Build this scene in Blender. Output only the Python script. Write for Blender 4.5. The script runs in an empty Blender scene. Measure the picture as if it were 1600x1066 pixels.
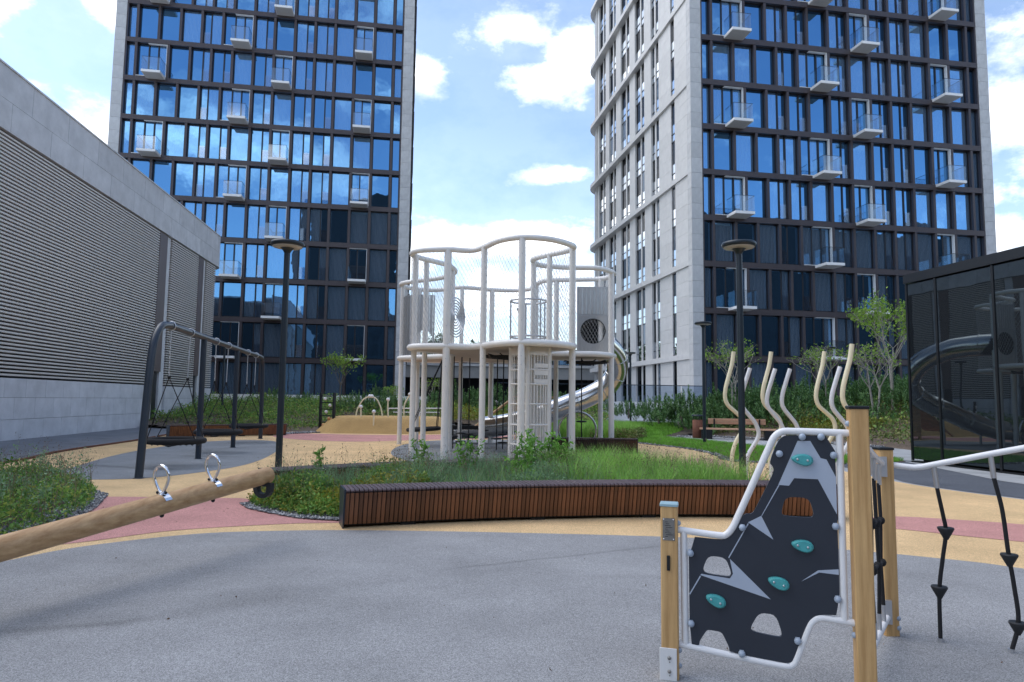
import bpy, bmesh, math, random
import numpy as np
from mathutils import Vector, Matrix
R = math.radians
PI = math.pi
SC = bpy.context.scene
COL = SC.collection
random.seed(7)
RNG = np.random.default_rng(7)

# ------------------------------------------------------------------ camera
cam = bpy.data.cameras.new('camera'); cam_o = bpy.data.objects.new('camera', cam); COL.objects.link(cam_o)
cam.sensor_width = 36; cam.lens = 24.0; cam.clip_end = 2000; cam.clip_start = 0.05
PITCH = math.atan(93/1067)
cam_o.location = (0, 0, 1.5)
cam_o.rotation_euler = (Matrix.Rotation(PI/2+PITCH, 3, 'X') @ Matrix.Rotation(0.012, 3, 'Z')).to_euler()
SC.camera = cam_o

# ------------------------------------------------------------------ world
SUN_AZ, SUN_EL = R(-78), R(54)
SKY_STRENGTH = 0.092
world = bpy.data.worlds.new("World"); SC.world = world; world.use_nodes = True
nt = world.node_tree; nt.nodes.clear()
def N(t, **kw):
    n = nt.nodes.new(t)
    for k, v in kw.items(): setattr(n, k, v)
    return n
def L(a, b): nt.links.new(a, b)
def mathn(op, a, b=None, clamp=False):
    n = N('ShaderNodeMath', operation=op); n.use_clamp = clamp
    for i, v in enumerate((a, b)):
        if v is None: continue
        if isinstance(v, (int, float)): n.inputs[i].default_value = v
        else: L(v, n.inputs[i])
    return n.outputs[0]
def vmath(op, a, b=None):
    n = N('ShaderNodeVectorMath', operation=op)
    for i, v in enumerate((a, b)):
        if v is None: continue
        if isinstance(v, tuple): n.inputs[i].default_value = v
        else: L(v, n.inputs[i])
    return n
out = N('ShaderNodeOutputWorld')
sky = N('ShaderNodeTexSky', sky_type='NISHITA'); sky.sun_disc = False
sky.sun_elevation = SUN_EL; sky.sun_rotation = SUN_AZ; sky.air_density = 1.0; sky.dust_density = 0.6; sky.ozone_density = 2.0
bg1 = N('ShaderNodeBackground'); L(sky.outputs[0], bg1.inputs[0]); bg1.inputs[1].default_value = SKY_STRENGTH
tc = N('ShaderNodeTexCoord'); DIRV = vmath('NORMALIZE', tc.outputs['Generated']).outputs[0]
def noise(scale, detail, rough, vec):
    n = N('ShaderNodeTexNoise'); n.inputs['Scale'].default_value = scale; n.inputs['Detail'].default_value = detail
    n.inputs['Roughness'].default_value = rough; L(vec, n.inputs['Vector']); return n.outputs['Fac']
stretched = vmath('MULTIPLY', DIRV, (1.0, 1.0, 1.7)).outputs[0]
fb = noise(6.0, 11, 0.63, stretched)
big = noise(2.6, 3, 0.5, vmath('ADD', stretched, (3.1, 1.7, 0.4)).outputs[0])
fine = noise(9.0, 7, 0.6, vmath('ADD', stretched, (0, 0, .04)).outputs[0])
# cumulus: azimuth, elevation, half width, half height (degrees), weight
CLOUDS = [(-34, 17, 10, 5, 1.5), (-28, 16.5, 8, 5.4, 1.5), (-30.2, 27.5, 3.6, 2.8, 1.3), (-39, 25, 2.4, 2.6, .8), (-49, 19, 9, 6, 1.0),
          (3.2, 25.5, 4.6, 2.6, .95), (0.3, 30, 4.5, 2.6, .8), (4.5, 28, 3, 2.6, .7), (2.5, 18.7, 4.6, 1.2, .85), (-8, 25.5, 3.0, 2.0, .75),
          (-1.6, 13.2, 9, 2.2, .85), (1, 9.0, 12, 3.5, .8), (-9, 10.5, 5, 3, .7), (37, 20, 5, 3.5, .75), (36, 11.0, 7, 2.6, .85), (44, 15, 8, 5, .9),
          (186, 19, 13, 4.0, .9), (158, 17, 10, 3.2, .85), (170, 23, 6, 2, .7), (-160, 21, 18, 5, .95), (-120, 19, 20, 7, .9), (100, 18, 20, 7, .9)]
acc = None
for az, el, wa, we, wt in CLOUDS:
    az, el = R(az), R(el)
    c = Vector((math.sin(az)*math.cos(el), math.cos(az)*math.cos(el), math.sin(el)))
    t1 = Vector((math.cos(az), -math.sin(az), 0)); t2 = c.cross(t1); 
    d = vmath('SUBTRACT', DIRV, tuple(c)).outputs[0]
    a = mathn('DIVIDE', vmath('DOT_PRODUCT', d, tuple(t1)).outputs['Value'], math.sin(R(wa)))
    b = mathn('DIVIDE', vmath('DOT_PRODUCT', d, tuple(t2)).outputs['Value'], math.sin(R(we)))
    f = vmath('DOT_PRODUCT', d, tuple(c)).outputs['Value']       # keeps the blob on its own side of the sky
    q = mathn('ADD', mathn('MULTIPLY', a, a), mathn('MULTIPLY', b, b))
    q = mathn('ADD', q, mathn('MULTIPLY', mathn('MULTIPLY', f, f), 4.0))
    s = mathn('MULTIPLY', mathn('SUBTRACT', 1.0, mathn('SQRT', q)), wt)
    acc = s if acc is None else mathn('MAXIMUM', acc, s)
gen = mathn('MULTIPLY', mathn('SUBTRACT', big, 0.535), 2.2)
field = mathn('MAXIMUM', acc, gen)
field = mathn('ADD', field, mathn('MULTIPLY', mathn('SUBTRACT', fb, 0.52), 2.9))
mr = N('ShaderNodeMapRange', interpolation_type='SMOOTHSTEP'); L(field, mr.inputs[0]); mr.inputs[1].default_value = -0.12; mr.inputs[2].default_value = 0.85
# thin veil
veil = mathn('MULTIPLY', mathn('SUBTRACT', noise(3.4, 6, .62, vmath('ADD', stretched, (9, 4, 2)).outputs[0]), 0.42), 0.9, True)
sepz = N('ShaderNodeSeparateXYZ'); L(DIRV, sepz.inputs[0])
low = N('ShaderNodeMapRange'); L(sepz.outputs[2], low.inputs[0]); low.inputs[1].default_value = 0.0; low.inputs[2].default_value = 0.38; low.inputs[3].default_value = 0.55; low.inputs[4].default_value = 0.12
veil = mathn('MAXIMUM', veil, low.outputs[0])
# haze is thickest on the sunward side of the sky, clearest opposite the sun
SDIR = (math.sin(SUN_AZ)*math.cos(SUN_EL), math.cos(SUN_AZ)*math.cos(SUN_EL), math.sin(SUN_EL))
near = N('ShaderNodeMapRange'); L(vmath('DOT_PRODUCT', DIRV, SDIR).outputs['Value'], near.inputs[0]); near.inputs[1].default_value = -.3; near.inputs[2].default_value = .8; near.inputs[3].default_value = .15; near.inputs[4].default_value = .62
veil = mathn('MULTIPLY', veil, near.outputs[0])
mask = mathn('MAXIMUM', mr.outputs[0], mathn('MULTIPLY', veil, 0.75))
ramp = N('ShaderNodeValToRGB'); L(fine, ramp.inputs[0])
ramp.color_ramp.elements[0].position = .34; ramp.color_ramp.elements[0].color = (.42, .45, .50, 1)
ramp.color_ramp.elements[1].position = .56; ramp.color_ramp.elements[1].color = (1, 1, 1, 1)
bg2 = N('ShaderNodeBackground'); L(ramp.outputs[0], bg2.inputs[0]); bg2.inputs[1].default_value = 1.0
mixs = N('ShaderNodeMixShader'); L(mask, mixs.inputs[0]); L(bg1.outputs[0], mixs.inputs[1]); L(bg2.outputs[0], mixs.inputs[2])
L(mixs.outputs[0], out.inputs[0])

sun = bpy.data.lights.new('sun', 'SUN'); sun.energy = 0.7; sun.angle = R(60); sun.color = (1, .955, .88)
sun_o = bpy.data.objects.new('sun', sun); COL.objects.link(sun_o)
sdir = Vector((math.sin(SUN_AZ)*math.cos(SUN_EL), math.cos(SUN_AZ)*math.cos(SUN_EL), math.sin(SUN_EL)))
sun_o.rotation_euler = sdir.to_track_quat('Z', 'Y').to_euler()
SC.view_settings.view_transform = 'Standard'; SC.view_settings.look = 'None'
SC.view_settings.exposure = 1.5; SC.view_settings.gamma = 1.0; SC.view_settings.use_curve_mapping = False

# ------------------------------------------------------------------ materials
def new_mat(name):
    m = bpy.data.materials.new(name); m.use_nodes = True
    return m, m.node_tree, m.node_tree.nodes['Principled BSDF']
def mat(name, col, rough=.6, metal=0.0, var=.0, scale=6.0, bump=.0, bscale=40.0, spec=.5, stretch=(1, 1, 1), col2=None, rnd=0.0, island=0.0, dirt=0.0, coords='Object'):
    m, t, p = new_mat(name)
    nn = t.nodes; ln = t.links
    p.inputs['Roughness'].default_value = rough; p.inputs['Metallic'].default_value = metal
    p.inputs['Specular IOR Level'].default_value = spec
    tcn = nn.new('ShaderNodeTexCoord'); mp = nn.new('ShaderNodeMapping'); mp.inputs['Scale'].default_value = stretch
    ln.new(tcn.outputs[coords], mp.inputs[0])
    c2 = col2 if col2 else tuple(c*(1-var) for c in col)
    no = nn.new('ShaderNodeTexNoise'); no.inputs['Scale'].default_value = scale; no.inputs['Detail'].default_value = 6; no.inputs['Roughness'].default_value = .65
    ln.new(mp.outputs[0], no.inputs['Vector'])
    rp = nn.new('ShaderNodeValToRGB'); rp.color_ramp.elements[0].position = .3; rp.color_ramp.elements[1].position = .7
    rp.color_ramp.elements[0].color = (*c2, 1); rp.color_ramp.elements[1].color = (*tuple(min(1, c*(1+var*.5)) for c in col), 1)
    ln.new(no.outputs['Fac'], rp.inputs[0]); last = rp.outputs[0]
    def mulby(src, lo, hi):
        mrn = nn.new('ShaderNodeMapRange'); mrn.inputs[3].default_value = lo; mrn.inputs[4].default_value = hi
        ln.new(src, mrn.inputs[0])
        mx = nn.new('ShaderNodeMix'); mx.data_type = 'RGBA'; mx.blend_type = 'MULTIPLY'; mx.inputs[0].default_value = 1
        ln.new(last, mx.inputs[6]); ln.new(mrn.outputs[0], mx.inputs[7]); return mx.outputs[2]
    if rnd:
        oi = nn.new('ShaderNodeObjectInfo'); last = mulby(oi.outputs['Random'], 1-rnd, 1+rnd)
    if island:
        g = nn.new('ShaderNodeNewGeometry'); last = mulby(g.outputs['Random Per Island'], 1-island, 1+island)
    if dirt:
        n2 = nn.new('ShaderNodeTexNoise'); n2.inputs['Scale'].default_value = 1.1; n2.inputs['Detail'].default_value = 8; n2.inputs['Roughness'].default_value = .7
        ln.new(tcn.outputs['Object'], n2.inputs['Vector']); 
        r2 = nn.new('ShaderNodeMapRange'); r2.inputs[1].default_value = .35; r2.inputs[2].default_value = .6; ln.new(n2.outputs['Fac'], r2.inputs[0])
        last = mulby(r2.outputs[0], 1-dirt, 1.0)
    ln.new(last, p.inputs['Base Color'])
    if bump:
        nb = nn.new('ShaderNodeTexNoise'); nb.inputs['Scale'].default_value = bscale; nb.inputs['Detail'].default_value = 4
        ln.new(mp.outputs[0], nb.inputs['Vector'])
        b = nn.new('ShaderNodeBump'); b.inputs['Strength'].default_value = bump; b.inputs['Distance'].default_value = .01
        ln.new(nb.outputs['Fac'], b.inputs['Height']); ln.new(b.outputs[0], p.inputs['Normal'])
    return m
def rubber(name, col, stains=()):
    """poured rubber granulate: fine two-tone speckle, broad wear, a few long damp streaks"""
    m, t, p = new_mat(name); nn = t.nodes; ln = t.links
    p.inputs['Roughness'].default_value = .85; p.inputs['Specular IOR Level'].default_value = .25
    g = nn.new('ShaderNodeTexCoord')
    v = nn.new('ShaderNodeTexVoronoi'); v.inputs['Scale'].default_value = 210; ln.new(g.outputs['Object'], v.inputs['Vector'])
    sp = nn.new('ShaderNodeSeparateColor'); ln.new(v.outputs['Color'], sp.inputs[0])
    r1 = nn.new('ShaderNodeMapRange'); r1.inputs[3].default_value = .55; r1.inputs[4].default_value = 1.42; ln.new(sp.outputs[0], r1.inputs[0])
    n1 = nn.new('ShaderNodeTexNoise'); n1.inputs['Scale'].default_value = .9; n1.inputs['Detail'].default_value = 7; n1.inputs['Roughness'].default_value = .62
    ln.new(g.outputs['Object'], n1.inputs['Vector'])
    r2 = nn.new('ShaderNodeMapRange'); r2.inputs[1].default_value = .3; r2.inputs[2].default_value = .7; r2.inputs[3].default_value = .82; r2.inputs[4].default_value = 1.12; ln.new(n1.outputs['Fac'], r2.inputs[0])
    mu = nn.new('ShaderNodeMath'); mu.operation = 'MULTIPLY'; ln.new(r1.outputs[0], mu.inputs[0]); ln.new(r2.outputs[0], mu.inputs[1])
    last = mu.outputs[0]
    mp = nn.new('ShaderNodeMapping'); mp.inputs['Rotation'].default_value = (0, 0, R(-32)); mp.inputs['Scale'].default_value = (.22, 1.6, 1)
    ln.new(g.outputs['Object'], mp.inputs[0])
    n3 = nn.new('ShaderNodeTexNoise'); n3.inputs['Scale'].default_value = 1.2; n3.inputs['Detail'].default_value = 5; ln.new(mp.outputs[0], n3.inputs['Vector'])
    r3 = nn.new('ShaderNodeMapRange'); r3.inputs[1].default_value = .60; r3.inputs[2].default_value = .72; r3.inputs[3].default_value = 1.0; r3.inputs[4].default_value = .91; ln.new(n3.outputs['Fac'], r3.inputs[0])
    m2 = nn.new('ShaderNodeMath'); m2.operation = 'MULTIPLY'; ln.new(last, m2.inputs[0]); ln.new(r3.outputs[0], m2.inputs[1]); last = m2.outputs[0]
    for (x0, y0, x1, y1, w, k) in stains:         # damp run-off lines worn into the surface
        dx, dy = x1-x0, y1-y0; Ls = math.hypot(dx, dy); ux, uy = dx/Ls, dy/Ls
        wob = nn.new('ShaderNodeTexNoise'); wob.inputs['Scale'].default_value = 1.7; wob.inputs['Detail'].default_value = 6; ln.new(g.outputs['Object'], wob.inputs['Vector'])
        def dot(ax, ay, off):
            d = nn.new('ShaderNodeVectorMath'); d.operation = 'DOT_PRODUCT'; d.inputs[1].default_value = (ax, ay, 0); ln.new(g.outputs['Object'], d.inputs[0])
            a = nn.new('ShaderNodeMath'); a.operation = 'SUBTRACT'; ln.new(d.outputs['Value'], a.inputs[0]); a.inputs[1].default_value = off; return a.outputs[0]
        across = dot(-uy, ux, -uy*x0+ux*y0); along = dot(ux, uy, ux*x0+uy*y0)
        wa = nn.new('ShaderNodeMath'); wa.operation = 'MULTIPLY_ADD'; ln.new(wob.outputs['Fac'], wa.inputs[0]); wa.inputs[1].default_value = w*2.4; wa.inputs[2].default_value = -w*1.2
        ad = nn.new('ShaderNodeMath'); ad.operation = 'ADD'; ln.new(across, ad.inputs[0]); ln.new(wa.outputs[0], ad.inputs[1])
        ab = nn.new('ShaderNodeMath'); ab.operation = 'ABSOLUTE'; ln.new(ad.outputs[0], ab.inputs[0])
        f = nn.new('ShaderNodeMapRange'); f.interpolation_type = 'SMOOTHSTEP'; f.inputs[1].default_value = 0; f.inputs[2].default_value = w; f.inputs[3].default_value = 1; f.inputs[4].default_value = 0; ln.new(ab.outputs[0], f.inputs[0])
        cen = nn.new('ShaderNodeMath'); cen.operation = 'SUBTRACT'; ln.new(along, cen.inputs[0]); cen.inputs[1].default_value = Ls/2
        ab2 = nn.new('ShaderNodeMath'); ab2.operation = 'ABSOLUTE'; ln.new(cen.outputs[0], ab2.inputs[0])
        e = nn.new('ShaderNodeMapRange'); e.interpolation_type = 'SMOOTHSTEP'; e.inputs[1].default_value = Ls*.25; e.inputs[2].default_value = Ls*.5; e.inputs[3].default_value = k; e.inputs[4].default_value = 0; ln.new(ab2.outputs[0], e.inputs[0])
        pr = nn.new('ShaderNodeMath'); pr.operation = 'MULTIPLY'; ln.new(f.outputs[0], pr.inputs[0]); ln.new(e.outputs[0], pr.inputs[1])
        iv = nn.new('ShaderNodeMath'); iv.operation = 'SUBTRACT'; iv.inputs[0].default_value = 1; ln.new(pr.outputs[0], iv.inputs[1])
        mm = nn.new('ShaderNodeMath'); mm.operation = 'MULTIPLY'; ln.new(last, mm.inputs[0]); ln.new(iv.outputs[0], mm.inputs[1]); last = mm.outputs[0]
    mx = nn.new('ShaderNodeMix'); mx.data_type = 'RGBA'; mx.blend_type = 'MULTIPLY'; mx.inputs[0].default_value = 1; mx.inputs[6].default_value = (*col, 1)
    ln.new(last, mx.inputs[7]); ln.new(mx.outputs[2], p.inputs['Base Color'])
    b = nn.new('ShaderNodeBump'); b.inputs['Strength'].default_value = .5; b.inputs['Distance'].default_value = .004; ln.new(v.outputs['Distance'], b.inputs['Height']); ln.new(b.outputs[0], p.inputs['Normal'])
    return m
def leafmat(name, cols, trans=.3, rough=.55):
    m, t, p = new_mat(name); nn = t.nodes; ln = t.links
    g = nn.new('ShaderNodeNewGeometry'); rp = nn.new('ShaderNodeValToRGB')
    els = rp.color_ramp.elements
    while len(els) < len(cols): els.new(.5)
    for i, c in enumerate(cols): els[i].position = i/(len(cols)-1); els[i].color = (*c, 1)
    ln.new(g.outputs['Random Per Island'], rp.inputs[0])
    tcn = nn.new('ShaderNodeTexCoord'); no = nn.new('ShaderNodeTexNoise'); no.inputs['Scale'].default_value = 2.2; no.inputs['Detail'].default_value = 3
    ln.new(tcn.outputs['Object'], no.inputs['Vector'])
    mrn = nn.new('ShaderNodeMapRange'); mrn.inputs[1].default_value = .3; mrn.inputs[2].default_value = .7; mrn.inputs[3].default_value = .7; mrn.inputs[4].default_value = 1.3; ln.new(no.outputs['Fac'], mrn.inputs[0])
    mx = nn.new('ShaderNodeMix'); mx.data_type = 'RGBA'; mx.blend_type = 'MULTIPLY'; mx.inputs[0].default_value = 1
    ln.new(rp.outputs[0], mx.inputs[6]); ln.new(mrn.outputs[0], mx.inputs[7])
    ln.new(mx.outputs[2], p.inputs['Base Color']); p.inputs['Roughness'].default_value = rough; p.inputs['Specular IOR Level'].default_value = .3
    tr = nn.new('ShaderNodeBsdfTranslucent'); ln.new(mx.outputs[2], tr.inputs[0])
    ms = nn.new('ShaderNodeMixShader'); ms.inputs[0].default_value = trans
    ln.new(p.outputs[0], ms.inputs[1]); ln.new(tr.outputs[0], ms.inputs[2]); ln.new(ms.outputs[0], nn['Material Output'].inputs[0])
    return m
def facade_glass(name, tint, curtain=.5, metal=.62, wave=.35, base=.006, tilt=.018):
    m, t, p = new_mat(name); nn = t.nodes; ln = t.links
    oi = nn.new('ShaderNodeObjectInfo'); tcn = nn.new('ShaderNodeTexCoord')
    # interior: hanging curtain folds behind the coated glass on part of the panes
    w = nn.new('ShaderNodeTexWave'); w.inputs['Scale'].default_value = 3.0; w.inputs['Distortion'].default_value = 2.5; w.inputs['Detail'].default_value = 2; ln.new(tcn.outputs['Object'], w.inputs['Vector'])
    gt = nn.new('ShaderNodeMath'); gt.operation = 'GREATER_THAN'; gt.inputs[1].default_value = 1-curtain; ln.new(oi.outputs['Random'], gt.inputs[0])
    mr1 = nn.new('ShaderNodeMapRange'); mr1.inputs[3].default_value = .08; mr1.inputs[4].default_value = .50; ln.new(w.outputs['Fac'], mr1.inputs[0])
    mu = nn.new('ShaderNodeMath'); mu.operation = 'MULTIPLY'; ln.new(gt.outputs[0], mu.inputs[0]); ln.new(mr1.outputs[0], mu.inputs[1])
    ad = nn.new('ShaderNodeMath'); ad.operation = 'ADD'; ln.new(mu.outputs[0], ad.inputs[0]); ad.inputs[1].default_value = base
    cb = nn.new('ShaderNodeMix'); cb.data_type = 'RGBA'; cb.blend_type = 'MULTIPLY'; cb.inputs[0].default_value = 1; cb.inputs[6].default_value = (.62, .75, .9, 1); ln.new(ad.outputs[0], cb.inputs[7])
    p.inputs['Roughness'].default_value = .4; ln.new(cb.outputs[2], p.inputs['Base Color']); p.inputs['Specular IOR Level'].default_value = 0
    gl = nn.new('ShaderNodeBsdfGlossy'); gl.inputs['Color'].default_value = (*tint, 1); gl.inputs['Roughness'].default_value = .015
    no = nn.new('ShaderNodeTexNoise'); no.inputs['Scale'].default_value = .8; no.inputs['Detail'].default_value = 2
    vm = nn.new('ShaderNodeVectorMath'); vm.operation = 'ADD'; ln.new(tcn.outputs['Object'], vm.inputs[0])
    cx = nn.new('ShaderNodeCombineXYZ'); ms_ = nn.new('ShaderNodeMath'); ms_.operation = 'MULTIPLY'; ms_.inputs[1].default_value = 50; ln.new(oi.outputs['Random'], ms_.inputs[0])
    for i in range(3): ln.new(ms_.outputs[0], cx.inputs[i])
    ln.new(cx.outputs[0], vm.inputs[1]); ln.new(vm.outputs[0], no.inputs['Vector'])
    b = nn.new('ShaderNodeBump'); b.inputs['Strength'].default_value = wave; b.inputs['Distance'].default_value = .03; ln.new(no.outputs['Fac'], b.inputs['Height'])
    wn = nn.new('ShaderNodeTexWhiteNoise'); wn.noise_dimensions = '1D'; ln.new(oi.outputs['Random'], wn.inputs['W'])
    sb = nn.new('ShaderNodeVectorMath'); sb.operation = 'SUBTRACT'; ln.new(wn.outputs['Color'], sb.inputs[0]); sb.inputs[1].default_value = (.5, .5, .5)
    sc_ = nn.new('ShaderNodeVectorMath'); sc_.operation = 'SCALE'; ln.new(sb.outputs[0], sc_.inputs[0]); sc_.inputs['Scale'].default_value = tilt
    av = nn.new('ShaderNodeVectorMath'); av.operation = 'ADD'; ln.new(b.outputs[0], av.inputs[0]); ln.new(sc_.outputs[0], av.inputs[1])
    nv_ = nn.new('ShaderNodeVectorMath'); nv_.operation = 'NORMALIZE'; ln.new(av.outputs[0], nv_.inputs[0]); ln.new(nv_.outputs[0], gl.inputs['Normal'])
    fr = nn.new('ShaderNodeLayerWeight'); fr.inputs['Blend'].default_value = .35
    mr2 = nn.new('ShaderNodeMapRange'); mr2.inputs[3].default_value = metal; mr2.inputs[4].default_value = min(1, metal+.3); ln.new(fr.outputs['Fresnel'], mr2.inputs[0])
    mx = nn.new('ShaderNodeMixShader'); ln.new(mr2.outputs[0], mx.inputs[0]); ln.new(p.outputs[0], mx.inputs[1]); ln.new(gl.outputs[0], mx.inputs[2])
    ln.new(mx.outputs[0], nn['Material Output'].inputs[0]); return m
def clear_glass(name, tint, refl=.10, rough=.02):
    m, t, p = new_mat(name); nn = t.nodes; ln = t.links; nn.remove(p)
    tr = nn.new('ShaderNodeBsdfTransparent'); tr.inputs[0].default_value = (*tint, 1)
    gl = nn.new('ShaderNodeBsdfGlossy'); gl.inputs['Roughness'].default_value = rough
    mx = nn.new('ShaderNodeMixShader'); mx.inputs[0].default_value = refl
    ln.new(tr.outputs[0], mx.inputs[1]); ln.new(gl.outputs[0], mx.inputs[2]); ln.new(mx.outputs[0], nn['Material Output'].inputs[0]); return m
def wood(name, col, dark, scale=9, axis='Z', rough=.55, rnd=.12):
    st = {'Z': (1, 1, .05), 'X': (.05, 1, 1), 'Y': (1, .05, 1)}[axis]
    return mat(name, col, rough, col2=dark, scale=scale, stretch=st, bump=.15, bscale=60, rnd=rnd, dirt=.12)

M = dict(
 grey=rubber('grey_rubber', (.302, .301, .300), [(-5.2, 4.0, .9, 6.6, .16, .06), (-5, 3.75, -2, 4.9, .10, .16), (-.9, 6.0, 2.0, 7.5, .05, .22), (-3.4, 4.3, -1.2, 5.6, .3, .16)]),
 greyb=rubber('blue_grey_rubber', (.235, .25, .265), [(-9.5, 15, -6.5, 14, .25, .3), (-8.5, 17.5, -6.6, 17.3, .2, .35)]),
 yellow=rubber('yellow_rubber', (.70, .485, .255)),
 mound=rubber('mound_rubber', (.52, .34, .14)),
 pink=rubber('pink_rubber', (.55, .275, .245)),
 darkpath=rubber('dark_path', (.11, .12, .14)),
 paving=mat('concrete_paving', (.36, .37, .38), .85, var=.25, scale=1.4, bump=.2, bscale=90),
 pavedark=mat('asphalt_grey', (.19, .20, .22), .85, var=.3, scale=1.1, bump=.3, bscale=120),
 soil=mat('soil', (.07, .055, .04), .95, var=.5, scale=9, bump=.8, bscale=30),
 mulch=mat('bark_mulch', (.16, .12, .09), .95, var=.6, scale=16, bump=1, bscale=35),
 stone=mat('stone_cladding', (.58, .575, .565), .75, var=.16, scale=2.2, bump=.35, bscale=14, rnd=.06, stretch=(1, 1, .6)),
 stonelight=mat('light_stone', (.66, .645, .62), .7, var=.08, scale=2.0, bump=.05, bscale=14, rnd=.04),
 wallstone=mat('grey_wall_stone', (.64, .64, .665), .72, var=.15, scale=1.3, bump=.08, bscale=30, rnd=.05, dirt=.12),
 louvre=mat('louvre_metal', (.66, .615, .58), .45, metal=.2, var=.06),
 hallcore=mat('hall_core', (.05, .048, .05), .8),
 dark=mat('dark_void', (.012, .012, .014), .8),
 brown=mat('brown_panel', (.15, .11, .10), .45, metal=.3, var=.12, scale=1.5),
 grid=mat('bronze_grid', (.075, .060, .062), .38, metal=.35, var=.15, scale=1.2),
 wframe=mat('window_frame', (.022, .02, .022), .4, metal=.3),
 glass=facade_glass('blue_glass', (.205, .47, .80), wave=.14, curtain=.6),
 glass_side=facade_glass('side_glass', (.75, .8, .86), curtain=.2, metal=.7),
 glass_dark=facade_glass('dark_side_glass', (.18, .19, .21), curtain=.15, metal=.30),
 guard=clear_glass('guard_glass', (.85, .90, .94), .14),
 rail_glass=clear_glass('balcony_glass', (.90, .93, .95), .12),
 fence_glass=clear_glass('fence_glass', (.74, .80, .88), .06),
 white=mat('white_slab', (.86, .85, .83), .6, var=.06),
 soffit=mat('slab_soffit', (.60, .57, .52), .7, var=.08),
 pav_glass=facade_glass('black_glass', (.42, .50, .54), curtain=0, metal=.26, wave=.05, base=.022, tilt=.002),
 black=mat('black_metal', (.015, .017, .02), .4, metal=.3),
 navy=mat('navy_paint', (.020, .031, .048), .38, var=.15, scale=3, spec=.5),
 lampdark=mat('lamp_paint', (.012, .022, .032), .4, var=.1),
 lens=mat('lamp_lens', (.40, .385, .36), .35),
 cream=mat('cream_paint', (.84, .815, .765), .32, var=.06, scale=3, dirt=.05),
 pale=mat('pale_paint', (.80, .785, .77), .32, var=.05, scale=3),
 polecream=mat('pole_cream', (.80, .72, .50), .35, var=.07, scale=4),
 polegrey=mat('pole_grey', (.70, .70, .71), .35, var=.07, scale=4),
 deckb=mat('deck_underside', (.50, .42, .33), .6, var=.15),
 net=mat('steel_net', (.55, .55, .54), .4, metal=.6),
 steel=mat('stainless_steel', (.62, .61, .59), .2, metal=1.0, var=.1, scale=3, bump=.03, bscale=8),
 brushed=mat('brushed_steel', (.60, .60, .60), .30, metal=1.0, var=.12, scale=10, stretch=(1, 1, .1)),
 chrome=mat('chrome', (.8, .8, .82), .08, metal=1.0),
 bolt=mat('grey_cap', (.36, .42, .50), .4, var=.05),
 zinc=mat('zinc', (.55, .56, .58), .35, metal=.8),
 rope=mat('black_rope', (.014, .014, .016), .85, bump=.6, bscale=150),
 rubberblack=mat('black_rubber', (.014, .016, .019), .6, bump=.2, bscale=60),
 benchtop=wood('bench_top_wood', (.125, .082, .088), (.060, .040, .045), 14, 'Y', rnd=.22),
 benchface=wood('bench_face_wood', (.25, .104, .046), (.12, .044, .019), 12, 'Z', rnd=.30),
 benchdark=wood('bench_dark_wood', (.095, .04, .026), (.04, .018, .014), 12, 'Z', rnd=.3),
 seatwood=wood('seat_wood', (.60, .36, .22), (.42, .23, .14), 10, 'X', rnd=.1),
 log=wood('log_wood', (.66, .42, .21), (.38, .20, .075), 22, 'Y', rnd=0, rough=.5),
 post=wood('post_wood', (.70, .44, .19), (.44, .245, .09), 38, 'Z', rnd=.06, rough=.55),
 hutwood=wood('hut_wood', (.52, .34, .18), (.38, .22, .1), 8, 'X', rnd=.1),
 rust=mat('corten', (.15, .055, .03), .8, var=.4, scale=6),
 panel=mat('panel_dark', (.026, .032, .045), .42, var=.1, scale=3, bump=.08, bscale=400),
 panelgrey=mat('panel_light', (.42, .47, .55), .45, var=.05),
 teal=mat('teal_hold', (.07, .36, .36), .45, var=.15, scale=20),
 capblue=mat('blue_grey_cap', (.30, .45, .50), .4),
 plate=mat('info_plate', (.27, .26, .24), .4, metal=.6, var=.25, scale=30),
 tag=mat('white_plate', (.72, .71, .69), .5),
 pebble=leafmat('pebble', [(.05, .055, .06), (.10, .105, .115), (.16, .165, .175), (.24, .24, .24), (.55, .54, .52)], 0, .7),
 bark=mat('bark', (.17, .14, .11), .9, var=.4, scale=20),
 barkpale=mat('pale_bark', (.34, .31, .27), .9, var=.4, scale=20),
 concrete=mat('concrete_fascia', (.42, .41, .39), .8, var=.15, scale=.8),
 orange=mat('orange_ball', (.75, .35, .16), .5),
 farstone=mat('far_stone', (.03, .03, .032), .8, var=.15),
)
G_ = lambda *c: c
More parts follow.
